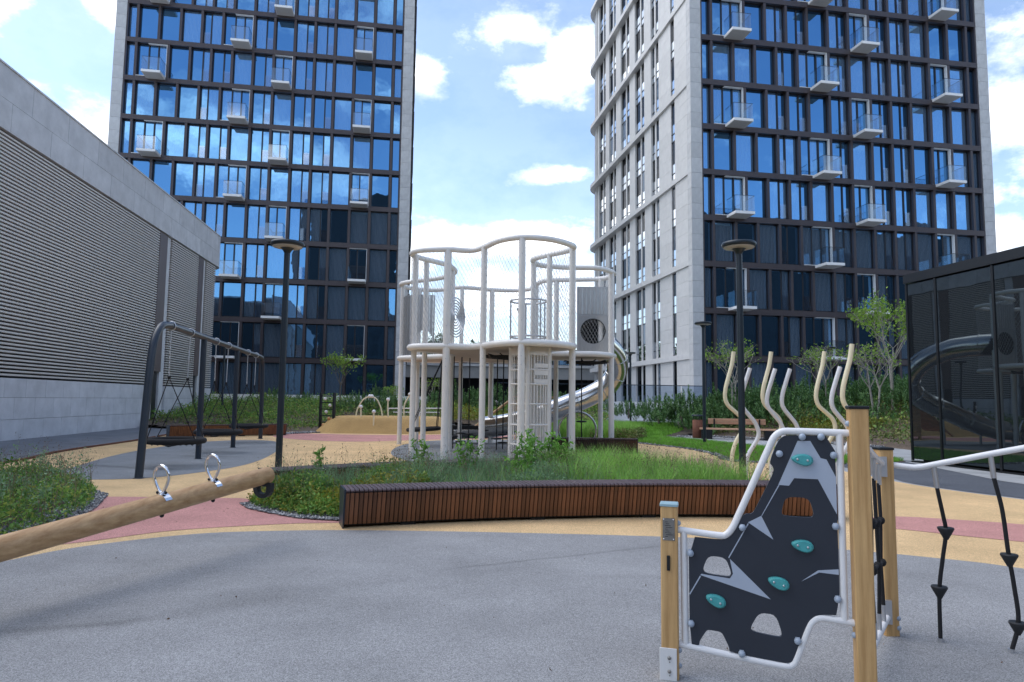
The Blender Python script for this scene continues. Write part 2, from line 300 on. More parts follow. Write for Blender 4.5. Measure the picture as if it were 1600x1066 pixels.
LEAF = dict(
 shrub=leafmat('shrub_leaf', [(0.081, 0.173, 0.041), (0.139, 0.300, 0.058), (0.231, 0.393, 0.081), (0.393, 0.416, 0.092)]),
 bright=leafmat('bright_leaf', [(0.105, 0.252, 0.042), (0.178, 0.399, 0.063), (0.273, 0.504, 0.095)]),
 feather=leafmat('feather_leaf', [(0.134, 0.235, 0.123), (0.202, 0.336, 0.168), (0.291, 0.426, 0.224)]),
 blade=leafmat('blade_leaf', [(0.142, 0.304, 0.051), (0.244, 0.487, 0.081), (0.386, 0.589, 0.142)], .35),
 straw=leafmat('straw', [(.26, .21, .12), (.36, .29, .17), (.20, .15, .09)], .2),
 seed=leafmat('seed_head', [(.16, .10, .075), (.24, .17, .12), (.12, .08, .06)], .2),
 pine=leafmat('pine_needle', [(.06, .14, .05), (.10, .21, .065), (.15, .27, .08)], .15),
 tree=leafmat('tree_leaf', [(.12, .22, .03), (.20, .34, .05), (.30, .44, .075)], .45),
 low=leafmat('low_cover', [(0.082, 0.146, 0.036), (0.146, 0.218, 0.055), (0.255, 0.255, 0.091), (0.200, 0.146, 0.091)], .2),
 gold=leafmat('gold_leaf', [(0.182, 0.210, 0.028), (0.308, 0.280, 0.042), (0.126, 0.196, 0.028)], .3),
 lawn=leafmat('lawn_blade', [(.13, .33, .03), (.19, .43, .05), (.26, .50, .08)], .4),
 far=leafmat('far_leaf', [(0.033, 0.075, 0.030), (0.060, 0.128, 0.045), (0.090, 0.165, 0.053)], .15),
 flower=leafmat('white_petal', [(.7, .7, .66), (.8, .78, .72)], .2),
)

# ------------------------------------------------------------------ mesh helpers
class MB:
    def __init__(s): s.v = []; s.f = []; s.m = []; s.sm = []
    def add(s, vs, fs, mi=0, smooth=False):
        o = len(s.v); s.v += [tuple(v) for v in vs]
        for f in fs: s.f.append(tuple(i+o for i in f)); s.m.append(mi); s.sm.append(smooth)
        return s
    def box(s, x0, x1, y0, y1, z0, z1, mi=0):
        return s.add([(x0, y0, z0), (x1, y0, z0), (x1, y1, z0), (x0, y1, z0), (x0, y0, z1), (x1, y0, z1), (x1, y1, z1), (x0, y1, z1)],
                     [(0, 3, 2, 1), (4, 5, 6, 7), (0, 1, 5, 4), (1, 2, 6, 5), (2, 3, 7, 6), (3, 0, 4, 7)], mi)
    def bbox(s, x0, x1, y0, y1, z0, z1, b=.005, mi=0):
        """box with its vertical edges and top edge chamfered"""
        pts = [(x0+b, y0), (x1-b, y0), (x1, y0+b), (x1, y1-b), (x1-b, y1), (x0+b, y1), (x0, y1-b), (x0, y0+b)]
        cx, cy = (x0+x1)/2, (y0+y1)/2
        top = [(p[0]+(b if p[0] < cx else -b), p[1]+(b if p[1] < cy else -b)) for p in pts]
        vs = [(*p, z0) for p in pts]+[(*p, z1-b) for p in pts]+[(*p, z1) for p in top]
        fs = [tuple(range(7, -1, -1)), tuple(range(16, 24))]
        for k in range(2):
            for i in range(8): j = (i+1) % 8; fs.append((8*k+i, 8*k+j, 8*k+8+j, 8*k+8+i))
        return s.add(vs, fs, mi)
    def prism(s, pts, z0, z1, mi=0, axis='Z'):
        """polygon (counter-clockwise) extruded along an axis"""
        n = len(pts)
        mk = {'Z': lambda p, h: (p[0], p[1], h), 'Y': lambda p, h: (p[0], h, p[1]), 'X': lambda p, h: (h, p[0], p[1])}[axis]
        vs = [mk(p, z0) for p in pts]+[mk(p, z1) for p in pts]
        fs = [tuple(range(n-1, -1, -1)), tuple(range(n, 2*n))]+[(i, (i+1) % n, n+(i+1) % n, n+i) for i in range(n)]
        return s.add(vs, fs, mi)
    def tube(s, path, r, n=8, closed=False, mi=0, caps=True, smooth=True):
        P = [Vector(p) for p in path]; k = len(P); rs = r if isinstance(r, (list, tuple)) else [r]*k
        T = []
        for i in range(k):
            a = P[(i-1) % k] if (closed or i > 0) else P[i]; b = P[(i+1) % k] if (closed or i < k-1) else P[i]
            t = (b-a); T.append(t.normalized() if t.length > 1e-9 else Vector((0, 0, 1)))
        up = Vector((0, 0, 1)) if abs(T[0].z) < .9 else Vector((1, 0, 0))
        nrm = (up-T[0]*up.dot(T[0])).normalized(); vs = []
        for i in range(k):
            nrm = nrm-T[i]*nrm.dot(T[i])
            if nrm.length < 1e-6: nrm = T[i].orthogonal()
            nrm.normalize(); b = T[i].cross(nrm)
            for j in range(n):
                a = 2*PI*j/n; vs.append(P[i]+(nrm*math.cos(a)+b*math.sin(a))*rs[i])
        fs = []
        for i in range(k if closed else k-1):
            for j in range(n):
                i2 = (i+1) % k; fs.append((i*n+j, i*n+(j+1) % n, i2*n+(j+1) % n, i2*n+j))
        s.add(vs, fs, mi, smooth)
        if caps and not closed:
            s.add(vs[:n], [tuple(range(n-1, -1, -1))], mi); s.add(vs[-n:], [tuple(range(n))], mi)
        return s
    def lathe(s, prof, c=(0, 0, 0), n=16, mi=0, smooth=True, axis='Z'):
        vs = []
        for (r, h) in prof:
            for j in range(n):
                a = 2*PI*j/n; x, y = r*math.cos(a), r*math.sin(a)
                if axis == 'Z': vs.append((c[0]+x, c[1]+y, c[2]+h))
                elif axis == 'Y': vs.append((c[0]+x, c[1]+h, c[2]+y))
                else: vs.append((c[0]+h, c[1]+x, c[2]+y))
        fs = [(i*n+j, i*n+(j+1) % n, (i+1)*n+(j+1) % n, (i+1)*n+j) for i in range(len(prof)-1) for j in range(n)]
        return s.add(vs, fs, mi, smooth)
    def cyl(s, c, r, h0, h1, n=12, mi=0, axis='Z'): return s.lathe([(0.0001, h0), (r, h0), (r, h1), (0.0001, h1)], c, n, mi, False, axis)
    def ball(s, c, r, n=8, mi=0, sq=1.0):
        return s.lathe([(max(.0001, r*math.sin(PI*i/6)), -r*sq*math.cos(PI*i/6)) for i in range(7)], c, n, mi)
    def xform(s, mtx, start=0):
        for i in range(start, len(s.v)): s.v[i] = tuple(mtx @ Vector(s.v[i]))
        return s
    def mesh(s, name, mats):
        me = bpy.data.meshes.new(name); me.from_pydata(s.v, [], s.f)
        for m in mats: me.materials.append(m)
        if len(mats) > 1: me.polygons.foreach_set('material_index', s.m)
        me.polygons.foreach_set('use_smooth', s.sm)
        bm = bmesh.new(); bm.from_mesh(me); bmesh.ops.recalc_face_normals(bm, faces=bm.faces); bm.to_mesh(me); bm.free()
        me.update(); return me
def link(o, parent=None):
    COL.objects.link(o)
    if parent is not None: o.parent = parent
    return o
def obj(name, mb, mats, parent=None, loc=(0, 0, 0), rz=0.0):
    me = mb if isinstance(mb, bpy.types.Mesh) else mb.mesh(name, mats if isinstance(mats, (list, tuple)) else [mats])
    o = bpy.data.objects.new(name, me); o.location = loc; o.rotation_euler = (0, 0, rz)
    return link(o, parent)
def tag(o, label=None, cat=None, group=None, kind=None):
    for k, v in (('label', label), ('category', cat), ('group', group), ('kind', kind)):
        if v: o[k] = v
    return o
def thing(name, label, cat, loc=(0, 0, 0), rz=0, group=None):
    o = bpy.data.objects.new(name, None); o.empty_display_size = .2; o.location = loc; o.rotation_euler = (0, 0, rz)
    link(o); return tag(o, label, cat, group)
def kids(o): return [c for c in bpy.data.objects if c.parent == o]
def copy_tree(o, childmap, parent=None):
    c = o.copy(); COL.objects.link(c)
    if parent: c.parent = parent
    for ch in childmap.get(o, []): copy_tree(ch, childmap, c)
    return c
def childmap():
    d = {}
    for o in bpy.data.objects:
        if o.parent: d.setdefault(o.parent, []).append(o)
    return d
def dup(o, cm, loc, rz, label=None, group=None):
    c = copy_tree(o, cm); c.location = loc; c.rotation_euler = (0, 0, rz)
    if label: c['label'] = label
    if group: c['group'] = group
    return c
def smooth_path(pts, n=6, closed=False):
    P = [Vector((*p, 0)) if len(p) == 2 else Vector(p) for p in pts]; k = len(P); out_ = []
    for i in range(k if closed else k-1):
        p0 = P[(i-1) % k] if closed or i > 0 else P[i]*2-P[i+1]
        p1 = P[i]; p2 = P[(i+1) % k]; p3 = P[(i+2) % k] if closed or i+2 < k else p2*2-p1
        for j in range(n):
            t = j/n
            out_.append(.5*((2*p1)+(-p0+p2)*t+(2*p0-5*p1+4*p2-p3)*t*t+(-p0+3*p1-3*p2+p3)*t**3))
    if not closed: out_.append(P[-1])
    return out_
def raw_mesh(name, verts, tris, m):
    verts = np.asarray(verts, np.float32); tris = np.asarray(tris, np.int32); k = tris.shape[1]
    me = bpy.data.meshes.new(name); me.vertices.add(len(verts)); me.vertices.foreach_set('co', verts.ravel())
    me.loops.add(tris.size); me.loops.foreach_set('vertex_index', tris.ravel())
    me.polygons.add(len(tris)); me.polygons.foreach_set('loop_start', np.arange(0, tris.size, k, dtype=np.int32))
    me.update(calc_edges=True); me.materials.append(m); return me
def unit(v): return v/np.maximum(np.linalg.norm(v, axis=1, keepdims=True), 1e-9)
def leaves(pts, size, m, name, bias=(0, 0, .35), width=.5, parent=None):
    """leaf-sized diamond faces, one per point"""
    pts = np.asarray(pts, float); n = len(pts)
    a = unit(RNG.normal(size=(n, 3))+np.array(bias)); b = unit(np.cross(a, RNG.normal(size=(n, 3))))
    s = (size*RNG.uniform(.6, 1.4, n))[:, None]
    c = np.cross(a, b)*s*.12
    v = np.stack([pts, pts+a*s*.5+b*s*width*.5+c, pts+a*s, pts+a*s*.5-b*s*width*.5+c], 1).reshape(-1, 3)
    i = np.arange(n)[:, None]*4
    return obj(name, raw_mesh(name, v, np.concatenate([i, i+1, i+2, i+3], 1), m), None, parent)
def blades(base, h, w, lean, m, name, parent=None, ang=None):
    base = np.asarray(base, float); n = len(base); h = np.broadcast_to(h, n)*RNG.uniform(.65, 1.25, n)
    ang = RNG.uniform(0, 2*PI, n) if ang is None else ang; ln = lean*h*RNG.uniform(.3, 1.3, n)
    d = np.stack([np.cos(ang), np.sin(ang), np.zeros(n)], 1); sd = np.stack([-np.sin(ang), np.cos(ang), np.zeros(n)], 1)
    up = np.array([0, 0, 1.0]); wv = sd*(np.broadcast_to(w, n)[:, None])
    p1 = base+d*(ln*.28)[:, None]+up*(h*.55)[:, None]; p2 = base+d*ln[:, None]+up*h[:, None]
    v = np.stack([base-wv, base+wv, p1-wv*.7, p1+wv*.7, p2], 1).reshape(-1, 3)
    i = np.arange(n)[:, None]*5
    t = np.concatenate([np.concatenate([i, i+1, i+3], 1), np.concatenate([i, i+3, i+2], 1), np.concatenate([i+2, i+3, i+4], 1)], 0)
    return obj(name, raw_mesh(name, v, t, m), None, parent)
def in_poly(pts, poly):
    x, y = pts[:, 0], pts[:, 1]; r = np.zeros(len(pts), bool); k = len(poly)
    for i in range(k):
        x0, y0 = poly[i][:2]; x1, y1 = poly[(i+1) % k][:2]
        c = ((y0 > y) != (y1 > y)) & (x < (x1-x0)*(y-y0)/((y1-y0) if y1 != y0 else 1e-9)+x0); r ^= c
    return r
def scatter(poly, n):
    P = np.array([p[:2] for p in poly]); lo, hi = P.min(0), P.max(0); q = RNG.uniform(lo, hi, (n*4+50, 2)); q = q[in_poly(q, poly)]
    return q[:n]
def sheet(name, pts, z, m, smooth=True, closed_n=5):
    P = smooth_path(pts, closed_n, True) if smooth else [Vector((*p, 0)) for p in pts]
    me = bpy.data.meshes.new(name); me.from_pydata([(p[0], p[1], z) for p in P], [], [tuple(range(len(P)))]); me.materials.append(m)
    bm = bmesh.new(); bm.from_mesh(me); bmesh.ops.triangulate(bm, faces=bm.faces); bmesh.ops.recalc_face_normals(bm, faces=bm.faces)
    for f in bm.faces:
        if f.normal.z < 0: f.normal_flip()
    bm.to_mesh(me); bm.free()
    return tag(link(bpy.data.objects.new(name, me)), kind='structure')

TH = R(9.5)
EV = Vector((math.cos(TH), math.sin(TH), 0)); DV = Vector((-math.sin(TH), math.cos(TH), 0))
def fe(e, d, z=0): return EV*e+DV*d+Vector((0, 0, z))

# ------------------------------------------------------------------ ground
sheet('ground', [(-500, -300), (500, -300), (500, 700), (-500, 700)], 0.0, M['paving'], False)
sheet('yellow_surface', [(-10.9, 14.4), (-11.9, 18.4), (-12.5, 22.8), (-13.3, 26.8), (-12.6, 29), (-9.4, 31.5), (-9, 36), (-3, 36), (0, 31), (4.6, 29), (5.4, 24), (6, 20.5), (5.75, 17.9), (6.4, 17.3), (7.5, 15.6), (7.57, 13.7), (7.75, 12.6), (8.3, 11.2), (9.4, 9), (11, 4), (11, -6), (-9, -6), (-10.5, 4), (-10.4, 9)], .004, M['yellow'], True, 3)
sheet('grey_surface', [(-4.55, 6.25), (-4.23, 6.93), (-3.46, 7.6), (-2.7, 7.83), (-1.83, 7.93), (-.7, 7.93), (.39, 7.88), (1.46, 7.8), (2.14, 7.69), (3.52, 7.18), (4.13, 6.9), (4.76, 6.47), (6.0, 5.0), (6.6, 2.6), (6, -2), (3, -5), (-3, -5), (-5.2, -1), (-5.4, 3), (-4.9, 5.2)], .008, M['grey'])
sheet('pink_surface', [(-6.6, 10.15), (-4.41, 10.3), (-3.9, 10.25), (-3.3, 9.6), (-2.9, 9.0), (-2.2, 8.7), (-1.9, 8.45), (-2.57, 8.31), (-3.3, 8.03), (-3.85, 7.72), (-4.64, 6.95), (-5.6, 7.4), (-6.5, 8.6)], .008, M['pink'])
sheet('pink_surface', [(4.3, 8.6), (4.6, 9.12), (5.2, 9.36), (5.9, 9.15), (6.6, 8.8), (7.4, 8.0), (7.2, 6.9), (6.4, 7.2), (5.7, 7.72), (5.2, 8.05), (4.74, 8.4)], .008, M['pink'])
sheet('pink_surface', [(3.3, 15.2), (3.9, 17.0), (4.7, 18.4), (5.4, 18.6), (5.35, 16.8), (4.6, 14.8), (3.6, 13.4), (3.0, 13.4)], .008, M['pink'])
sheet('pink_surface', [(-9.4, 27.4), (-9.07, 29.2), (-6.66, 28.6), (-4.34, 28.8), (-2, 30), (0, 29.5), (.4, 27.8), (-2.2, 26.2), (-3.9, 25.0), (-5.4, 24.0), (-7.2, 24.5), (-8.8, 26)], .008, M['pink'])
sheet('blue_grey_surface', [(-8.3, 12.6), (-9.3, 15.0), (-10.2, 18.6), (-10.35, 22.3), (-9.6, 24.0), (-8.3, 23.9), (-7.2, 21.6), (-6.3, 18.2), (-5.9, 15.4), (-6.2, 13.6), (-6.9, 12.5)], .008, M['greyb'])
sheet('blue_grey_surface', [(-3.4, 19.6), (-3.5, 23), (-2.5, 25.5), (1, 26.5), (4.06, 25.3), (4.1, 22.6), (3.3, 20.2), (2.4, 17.6), (.6, 15.5), (-1.5, 15.6), (-2.7, 17.2)], .008, M['greyb'])
sheet('dark_path', [(8.0, 14.9), (7.72, 13.6), (7.9, 12.5), (8.45, 11.2), (9.6, 8.8), (11.2, 4), (13.5, -4), (15, -4), (14, 10), (11.5, 18.5), (9.4, 19.4), (8.1, 17.4)], .007, M['darkpath'], True, 3)
sheet('pavement', [(-10.95, 14.4), (-11.95, 18.4), (-12.55, 22.8), (-13.4, 26.8), (-13.6, 30), (-25, 60), (-32, 60), (-16, 14), (-12, -6), (-9.2, -6), (-10.4, 4)], .003, M['pavedark'], True, 3)
kb = MB(); kp = smooth_path([(-10.4, 6), (-10.92, 14.4), (-11.92, 18.4), (-12.52, 22.8), (-13.35, 26.8), (-13.5, 29)], 6)
for a, b in zip(kp, kp[1:]):
    t = (b-a).normalized(); nrm = Vector((-t.y, t.x, 0))*.04
    kb.add([a-nrm, b-nrm, b+nrm, a+nrm]+[p+Vector((0, 0, .05)) for p in (a-nrm, b-nrm, b+nrm, a+nrm)], [(4, 5, 6, 7), (0, 1, 5, 4), (2, 3, 7, 6)])
tag(obj('kerb_edge', kb, M['rust']), kind='structure')
LAWN = [(4.6, 25.5), (5.3, 28.5), (6.2, 29.4), (7.6, 26.4), (8.7, 23.0), (9.7, 19.9), (10.6, 18.6), (9.6, 17.6), (8.5, 17.35), (6.7, 17.4), (5.85, 18.0), (6.05, 20.2), (5.9, 22.2), (5.2, 24)]
sheet('lawn', LAWN, .012, M['soil'])
sheet('garden_path', [(6.3, 29.6), (7.0, 30.6), (8.3, 31.2), (9.0, 30.4), (9.9, 28.5), (11.2, 23), (12.5, 19.5), (11, 18.6), (9.9, 19.9), (8.9, 23.1), (7.8, 26.6)], .009, M['paving'])

# ------------------------------------------------------------------ towers
MOD = 23.2/13.5; FL = 3.37; Z0 = 4.65; NROW = 12
MW = .20; BH = .40
ROWA = [(.5, 'P'), (1, 'P'), (1, 'P'), (1, 'P'), (1, 'SL'), (1.5, 'B'), (1, 'SR'), (1, 'P'), (1, 'SR'), (1, 'SR'), (1, 'P'), (1, 'b'), (1, 'P'), (.5, 'P')]
ROWB = [(.5, 'P'), (1.5, 'B'), (1, 'P'), (1, 'SR'), (1, 'SR'), (1, 'P'), (1, 'SR'), (1, 'b'), (1, 'SR'), (1, 'SR'), (1, 'P'), (1, 'P'), (1, 'P'), (.5, 'P')]
_win = {}
def window_meshes(w, h, kind):
    """frame, panes and low guard of one facade opening; local origin is the lower corner of the opening"""
    key = (round(w, 3), round(h, 3), kind)
    if key in _win: return _win[key]
    fr, pa, gu = MB(), [], None
    t = .06
    fr.box(0, t, .02, .14, 0, h); fr.box(w-t, w, .02, .14, 0, h); fr.box(t, w-t, .02, .14, 0, t+.04); fr.box(t, w-t, .02, .14, h-t, h)
    def pane(x0, x1, z0, z1, y):
        pa.append(MB().box(x0, x1, y, y+.02, z0, z1).mesh('pane', [M['glass']]))
    if kind in ('P',):
        pane(t, w-t, t+.04, h-t, .09)
    else:
        xs = w*.40 if kind == 'SL' else w*.60 if kind == 'SR' else w*.36 if kind == 'B' else w*.45
        lo, hi = (t, xs-.05), (xs+.05, w-t)
        fr.box(xs-.05, xs+.05, .02, .17, t+.04, h-t)
        if kind == 'B':
            xm = xs+(w-xs)*.5; fr.box(xm-.05, xm+.05, .02, .17, t+.04, h-t)
            pane(*lo, t+.04, h-t, .09); pane(xs+.05, xm-.05, t+.04, h-t, .12); pane(xm+.05, w-t, t+.04, h-t, .12)
        else:
            pane(*lo, t+.04, h-t, .09 if kind != 'SL' else .12); pane(*hi, t+.04, h-t, .12 if kind != 'SL' else .09)
            if kind in ('SL', 'SR'):
                g0, g1 = lo if kind == 'SL' else hi
                gu = MB().box(g0, g1, -.02, -.005, .12, 1.15).mesh('guard_pane', [M['guard']])
    _win[key] = (fr.mesh('window', [M['wframe']]), pa, gu)
    return _win[key]
def build_tower(label, loc, with_side):
    t = thing('apartment_tower', label, 'tower', loc, TH, 'twin apartment towers with bronze grid facades')
    top = Z0+NROW*FL
    fp = [(.02, .55), (23.6, .55), (23.6, 27), (20, 29), (3, 29)]+[(2.65-2.63*math.sin(a), 25.4+2.63*math.cos(a)) for a in [i*PI/2/6 for i in range(7)]]
    obj('body', MB().prism(fp, 0, top+.5), M['dark'], t)
    mcache = {}
    zs = [0.3]+[Z0+k*FL for k in range(NROW+1)]
    for k in range(NROW+1):
        z0 = zs[k]+(BH/2 if k else 0); z1 = zs[k+1]-BH/2; h = z1-z0
        row = ROWA if k % 2 == 1 else ROWB
        if k == 0: row = [(a, 'P' if b in 'Bb' else b) for a, b in ROWB]
        x = 0.0
        if ('m', round(h, 2)) not in mcache: mcache['m', round(h, 2)] = MB().box(-MW/2, MW/2, 0, .40, 0, h).mesh('mullion', [M['grid']])
        for j, (u, kd) in enumerate(row):
            w = u*MOD
            if j: obj('mullion', mcache['m', round(h, 2)], None, t, (x, 0, z0))
            kk = kd if k else ('P' if kd != 'P' and random.random() < .5 else kd)
            fm, pm, gm = window_meshes(w-MW, h, kk)
            wo = obj('window', fm, None, t, (x+MW/2, .26, z0))
            for p_ in pm: obj('pane', p_, None, wo)
            if gm and k: obj('guard_pane', gm, None, wo)
            if kd in 'Bb' and k:
                wo_, sx = w-MW, (w*.34 if kd == 'B' else 0.02)
                key = ('bal', kd)
                if key not in mcache:
                    x1 = w-MW-.02
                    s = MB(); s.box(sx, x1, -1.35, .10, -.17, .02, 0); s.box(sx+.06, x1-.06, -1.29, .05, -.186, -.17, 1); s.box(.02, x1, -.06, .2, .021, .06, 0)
                    g = MB(); g.box(sx+.03, x1-.03, -1.335, -1.32, .03, 1.12); g.box(sx+.02, sx+.035, -1.31, -.02, .03, 1.12); g.box(x1-.035, x1-.02, -1.31, -.02, .03, 1.12)
                    r = MB(); r.box(sx+.02, x1-.02, -1.34, -1.315, 1.121, 1.145); r.box(sx+.015, sx+.04, -1.314, -.02, 1.121, 1.145); r.box(x1-.04, x1-.015, -1.314, -.02, 1.121, 1.145)
                    po = MB(); po.box(x1-.03, x1+.005, .02, .30, .07, h-.02); po.box(sx-.02, x1-.031, .02, .30, h-.05, h-.02)
                    mcache[key] = (s.mesh('balcony', [M['white'], M['soffit']]), g.mesh('glass_railing', [M['rail_glass']]), r.mesh('top_rail', [M['wframe']]), po.mesh('door_portal', [M['white']]))
                a = mcache[key]; bo = obj('balcony', a[0], None, t, (x+MW/2, 0, z0))
                obj('glass_railing', a[1], None, bo); obj('top_rail', a[2], None, bo); obj('door_portal', a[3], None, bo)
            x += w
        obj('floor_band', MB().box(0, 23.2, -.03, .42, zs[k+1]-BH/2, zs[k+1]+BH/2), M['grid'], t)
    for k in range(NROW+1):
        z0 = zs[k]+(BH/2 if k else 0); z1 = zs[k+1]-BH/2
        obj('edge_mullion', MB().box(0.001, .12, -.01, .40, z0, z1), M['grid'], t); obj('edge_mullion', MB().box(23.08, 23.199, -.01, .40, z0, z1), M['grid'], t)
    ph = 1.123; n = int(top/ph)
    pl = MB().box(-.84, -.002, -.05, .6, .008, ph-.008).mesh('stone_panel', [M['stone']]); pr = MB().box(23.202, 24.1, -.05, .6, .008, ph-.008).mesh('stone_panel', [M['stone']])
    for i in range(n+1):
        obj('stone_panel', pl, None, t, (0, 0, i*ph)); obj('stone_panel', pr, None, t, (0, 0, i*ph))
    if not with_side:
        obj('side_wall', MB().box(23.7, 24.05, .62, 26, 0, top+.4), M['stone'], t)
        fins = MB()
        for k in range(NROW): fins.box(24.06, 24.32, 1.2, 24, Z0+k*FL+.5, Z0+k*FL+2.9)
        obj('side_window_bay', fins, M['wframe'], t)
        return t
    # pale side face: pilasters two floors tall between projecting bands
    rec = lambda y: -.72+.022*y
    segs = [(.62, 3.2, 's'), (3.2, 4.1, 'w'), (4.1, 6.6, 's'), (6.6, 7.45, 'w'), (7.45, 7.75, 'm'), (7.75, 8.4, 'w'), (8.4, 10.0, 's'), (10.0, 11.1, 'w'), (11.1, 11.4, 'm'), (11.4, 12.6, 'w'),
            (12.6, 14.1, 's'), (14.1, 15.3, 'w'), (15.3, 15.6, 'm'), (15.6, 16.9, 'w'), (16.9, 18.4, 's'), (18.4, 19.5, 'w'), (19.5, 19.8, 'm'), (19.8, 20.9, 'w'), (20.9, 22.1, 's'), (22.1, 23.2, 'w'), (23.2, 23.5, 'm'), (23.5, 24.7, 'w'), (24.7, 25.4, 's')]
    bz = [Z0+.15+2*FL*i for i in range(7)]
    lv = [0.0]+bz
    for i in range(len(lv)-1):
        a, b = lv[i]+(.2 if i else 0), lv[i+1]-.2
        for y0, y1, kd in segs:
            xo = rec((y0+y1)/2)
            if kd == 's':
                if y1-y0 > 2:
                    q = 6 if i else 4
                    for j in range(q):
                        za, zb = a+(b-a)*j/q, a+(b-a)*(j+1)/q
                        obj('stone_panel', MB().box(xo, .03, y0, y1, za+.006, zb-.006), M['stonelight'], t)
                else: obj('pilaster', MB().box(xo-.06, .03, y0, y1, a, b), M['stonelight'], t)
            elif kd == 'm': obj('side_mullion', MB().box(xo+.06, .03, y0, y1, a, b), M['stonelight'], t)
            else:
                fl = [(a, (a+b)/2), ((a+b)/2, b)] if i else [(a, b)]
                w = MB().box(xo+.17, .03, y0, y1, a, b); 
                for za, zb in fl: w.box(xo+.08, xo+.169, y0, y1, za, za+.08); w.box(xo+.08, xo+.169, y0, y1, za+(zb-za)*.20, za+(zb-za)*.20+.05)
                wo = obj('window_strip', w, M['wframe'], t)
                for za, zb in fl:
                    m_ = za+(zb-za)*.44
                    obj('pane', MB().box(xo+.12, xo+.165, y0+.04, y1-.04, za+.09, m_), M['glass_side'], wo)
                    obj('dark_pane', MB().box(xo+.12, xo+.165, y0+.04, y1-.04, m_+.05, zb-.02), M['glass_dark'], wo)
    def arc(r, y0):
        return [(2.65-r*math.cos(a), 25.4+r*math.sin(a)) for a in [j*PI/2/10 for j in range(11)]]
    for z in bz:
        pts = [(-.10, .62), (-.80, .62)]+arc(3.55, 0)+[(9, 28.95), (9, 27.9), (2.65, 27.9), (.2, 26)]
        pts = [(.03, .62), (-.79, .62), (-.85, 25.4)]+arc(3.53, 0)[1:]+[(9, 28.93), (9, 27.9), (2.65, 27.9), (.03, 25.4)]
        obj('cornice_band', MB().prism(pts[::-1], z-.2, z+.2), M['stonelight'], t)
    cw = MB(); pa = arc(2.95, 0); pb = [p for p in pa]
    for (x0, y0), (x1, y1) in zip(pa, pa[1:]): cw.add([(x0, y0, 0), (x1, y1, 0), (x1, y1, top), (x0, y0, top)], [(0, 1, 2, 3)])
    c = obj('curved_glazing', cw, M['glass_side'], t)
    for p0 in pa[::2]: obj('side_mullion', MB().cyl((p0[0], p0[1], 0), .09, 0, top, 6), M['stonelight'], c)
    return t
tower_far = build_tower('glass tower with bronze grid and pale balconies beyond the swings and louvred hall', fe(-23.4, 60), False)
tower_near = build_tower('glass tower showing a pale stone side wall beside its bronze grid front', fe(21.25, 45), True)

# ------------------------------------------------------------------ louvred hall
TW = R(7.3)
hall = thing('louvred_hall', 'long windowless hall with grey horizontal louvres over a stone base', 'building', (-13.4*math.cos(TW), -13.4*math.sin(TW), 0), TW)
body = [(-30, 2), (-.32, 2), (-.32, 45.6)]+[(-1.5+1.18*math.cos(a), 45.6+1.18*math.sin(a)) for a in [i*PI/2/5 for i in range(1, 6)]]+[(-30, 46.78)]
obj('wall', MB().prism(body, 0, 11.5), M['hallcore'], hall)
for (y0, y1) in ((2.0, 36.0), (37.75, 42.1), (43.55, 45.4)):
    sl = MB().add([(-.25, y0, .0), (-.02, y0, .012), (-.02, y0, .072), (-.25, y0, .060), (-.25, y1, .0), (-.02, y1, .012), (-.02, y1, .072), (-.25, y1, .060)],
                  [(0, 1, 2, 3), (7, 6, 5, 4), (0, 4, 5, 1), (1, 5, 6, 2), (2, 6, 7, 3), (3, 7, 4, 0)]).mesh('louvre_slat', [M['louvre']])
    for i in range(62): obj('louvre_slat', sl, None, hall, (0, 0, 2.10+i*.125))
for (y0, y1) in ((36.05, 37.7), (42.15, 43.5)):
    obj('brown_panel', MB().box(-.30, -.02, y0, y0+(y1-y0)*.62, 2.75, 9.84), M['brown'], hall)
    obj('reveal_panel', MB().box(-.30, -.10, y0+(y1-y0)*.65, y1, .1, 9.84), M['wallstone'], hall)
    dr = obj('door', MB().box(-.30, -.18, y0, y0+(y1-y0)*.6, .02, 2.72), M['wframe'], hall); obj('handle', MB().box(-.18, -.14, y0+.12, y0+.16, 1.0, 1.5), M['zinc'], dr)
zc = [0.0, .68, 1.40, 2.04]
for c in range(3):
    y = 2.0+(.55 if c % 2 else 0); w = 1.22
    ys = [2.0]+([] if c % 2 == 0 else [2.6])
    while ys[-1] < 36.0: ys.append(min(36.0, ys[-1]+w))
    ys2 = [37.75, 38.9, 40.1, 41.2, 42.1]; ys3 = [43.55, 44.6, 45.5]
    for yy in (ys, ys2, ys3):
        for a, b in zip(yy, yy[1:]):
            if b-a > .05: obj('stone_block', MB().box(-.31, -.003*random.random(), a+.005, b-.005, zc[c]+.005, zc[c+1]-.005), M['wallstone'], hall)
for c, (a0, a1) in enumerate(((9.87, 10.82), (10.83, 11.86))):
    ys = [2.0+(1.1 if c else 0)]
    while ys[-1] < 45.5: ys.append(min(45.6, ys[-1]+2.35))
    for a, b in zip(ys, ys[1:]):
        if b-a > .05: obj('parapet_panel', MB().box(-.32, .06+.003*random.random(), a+.008, b-.008, a0, a1), M['wallstone'], hall)
arcp = [(-1.5+1.56*math.cos(a), 45.6+1.56*math.sin(a)) for a in [i*PI/2/8 for i in range(9)]]
obj('parapet_corner', MB().prism(arcp+[(-1.5, 46.0), (-1.0, 45.6)], 9.87, 11.86), M['wallstone'], hall)
obj('coping', MB().box(-.5, .10, 2, 45.6, 11.862, 11.92), M['wallstone'], hall)
obj('roof', MB().box(-30, -.51, 2, 46.5, 11.52, 11.7), M['wallstone'], hall)

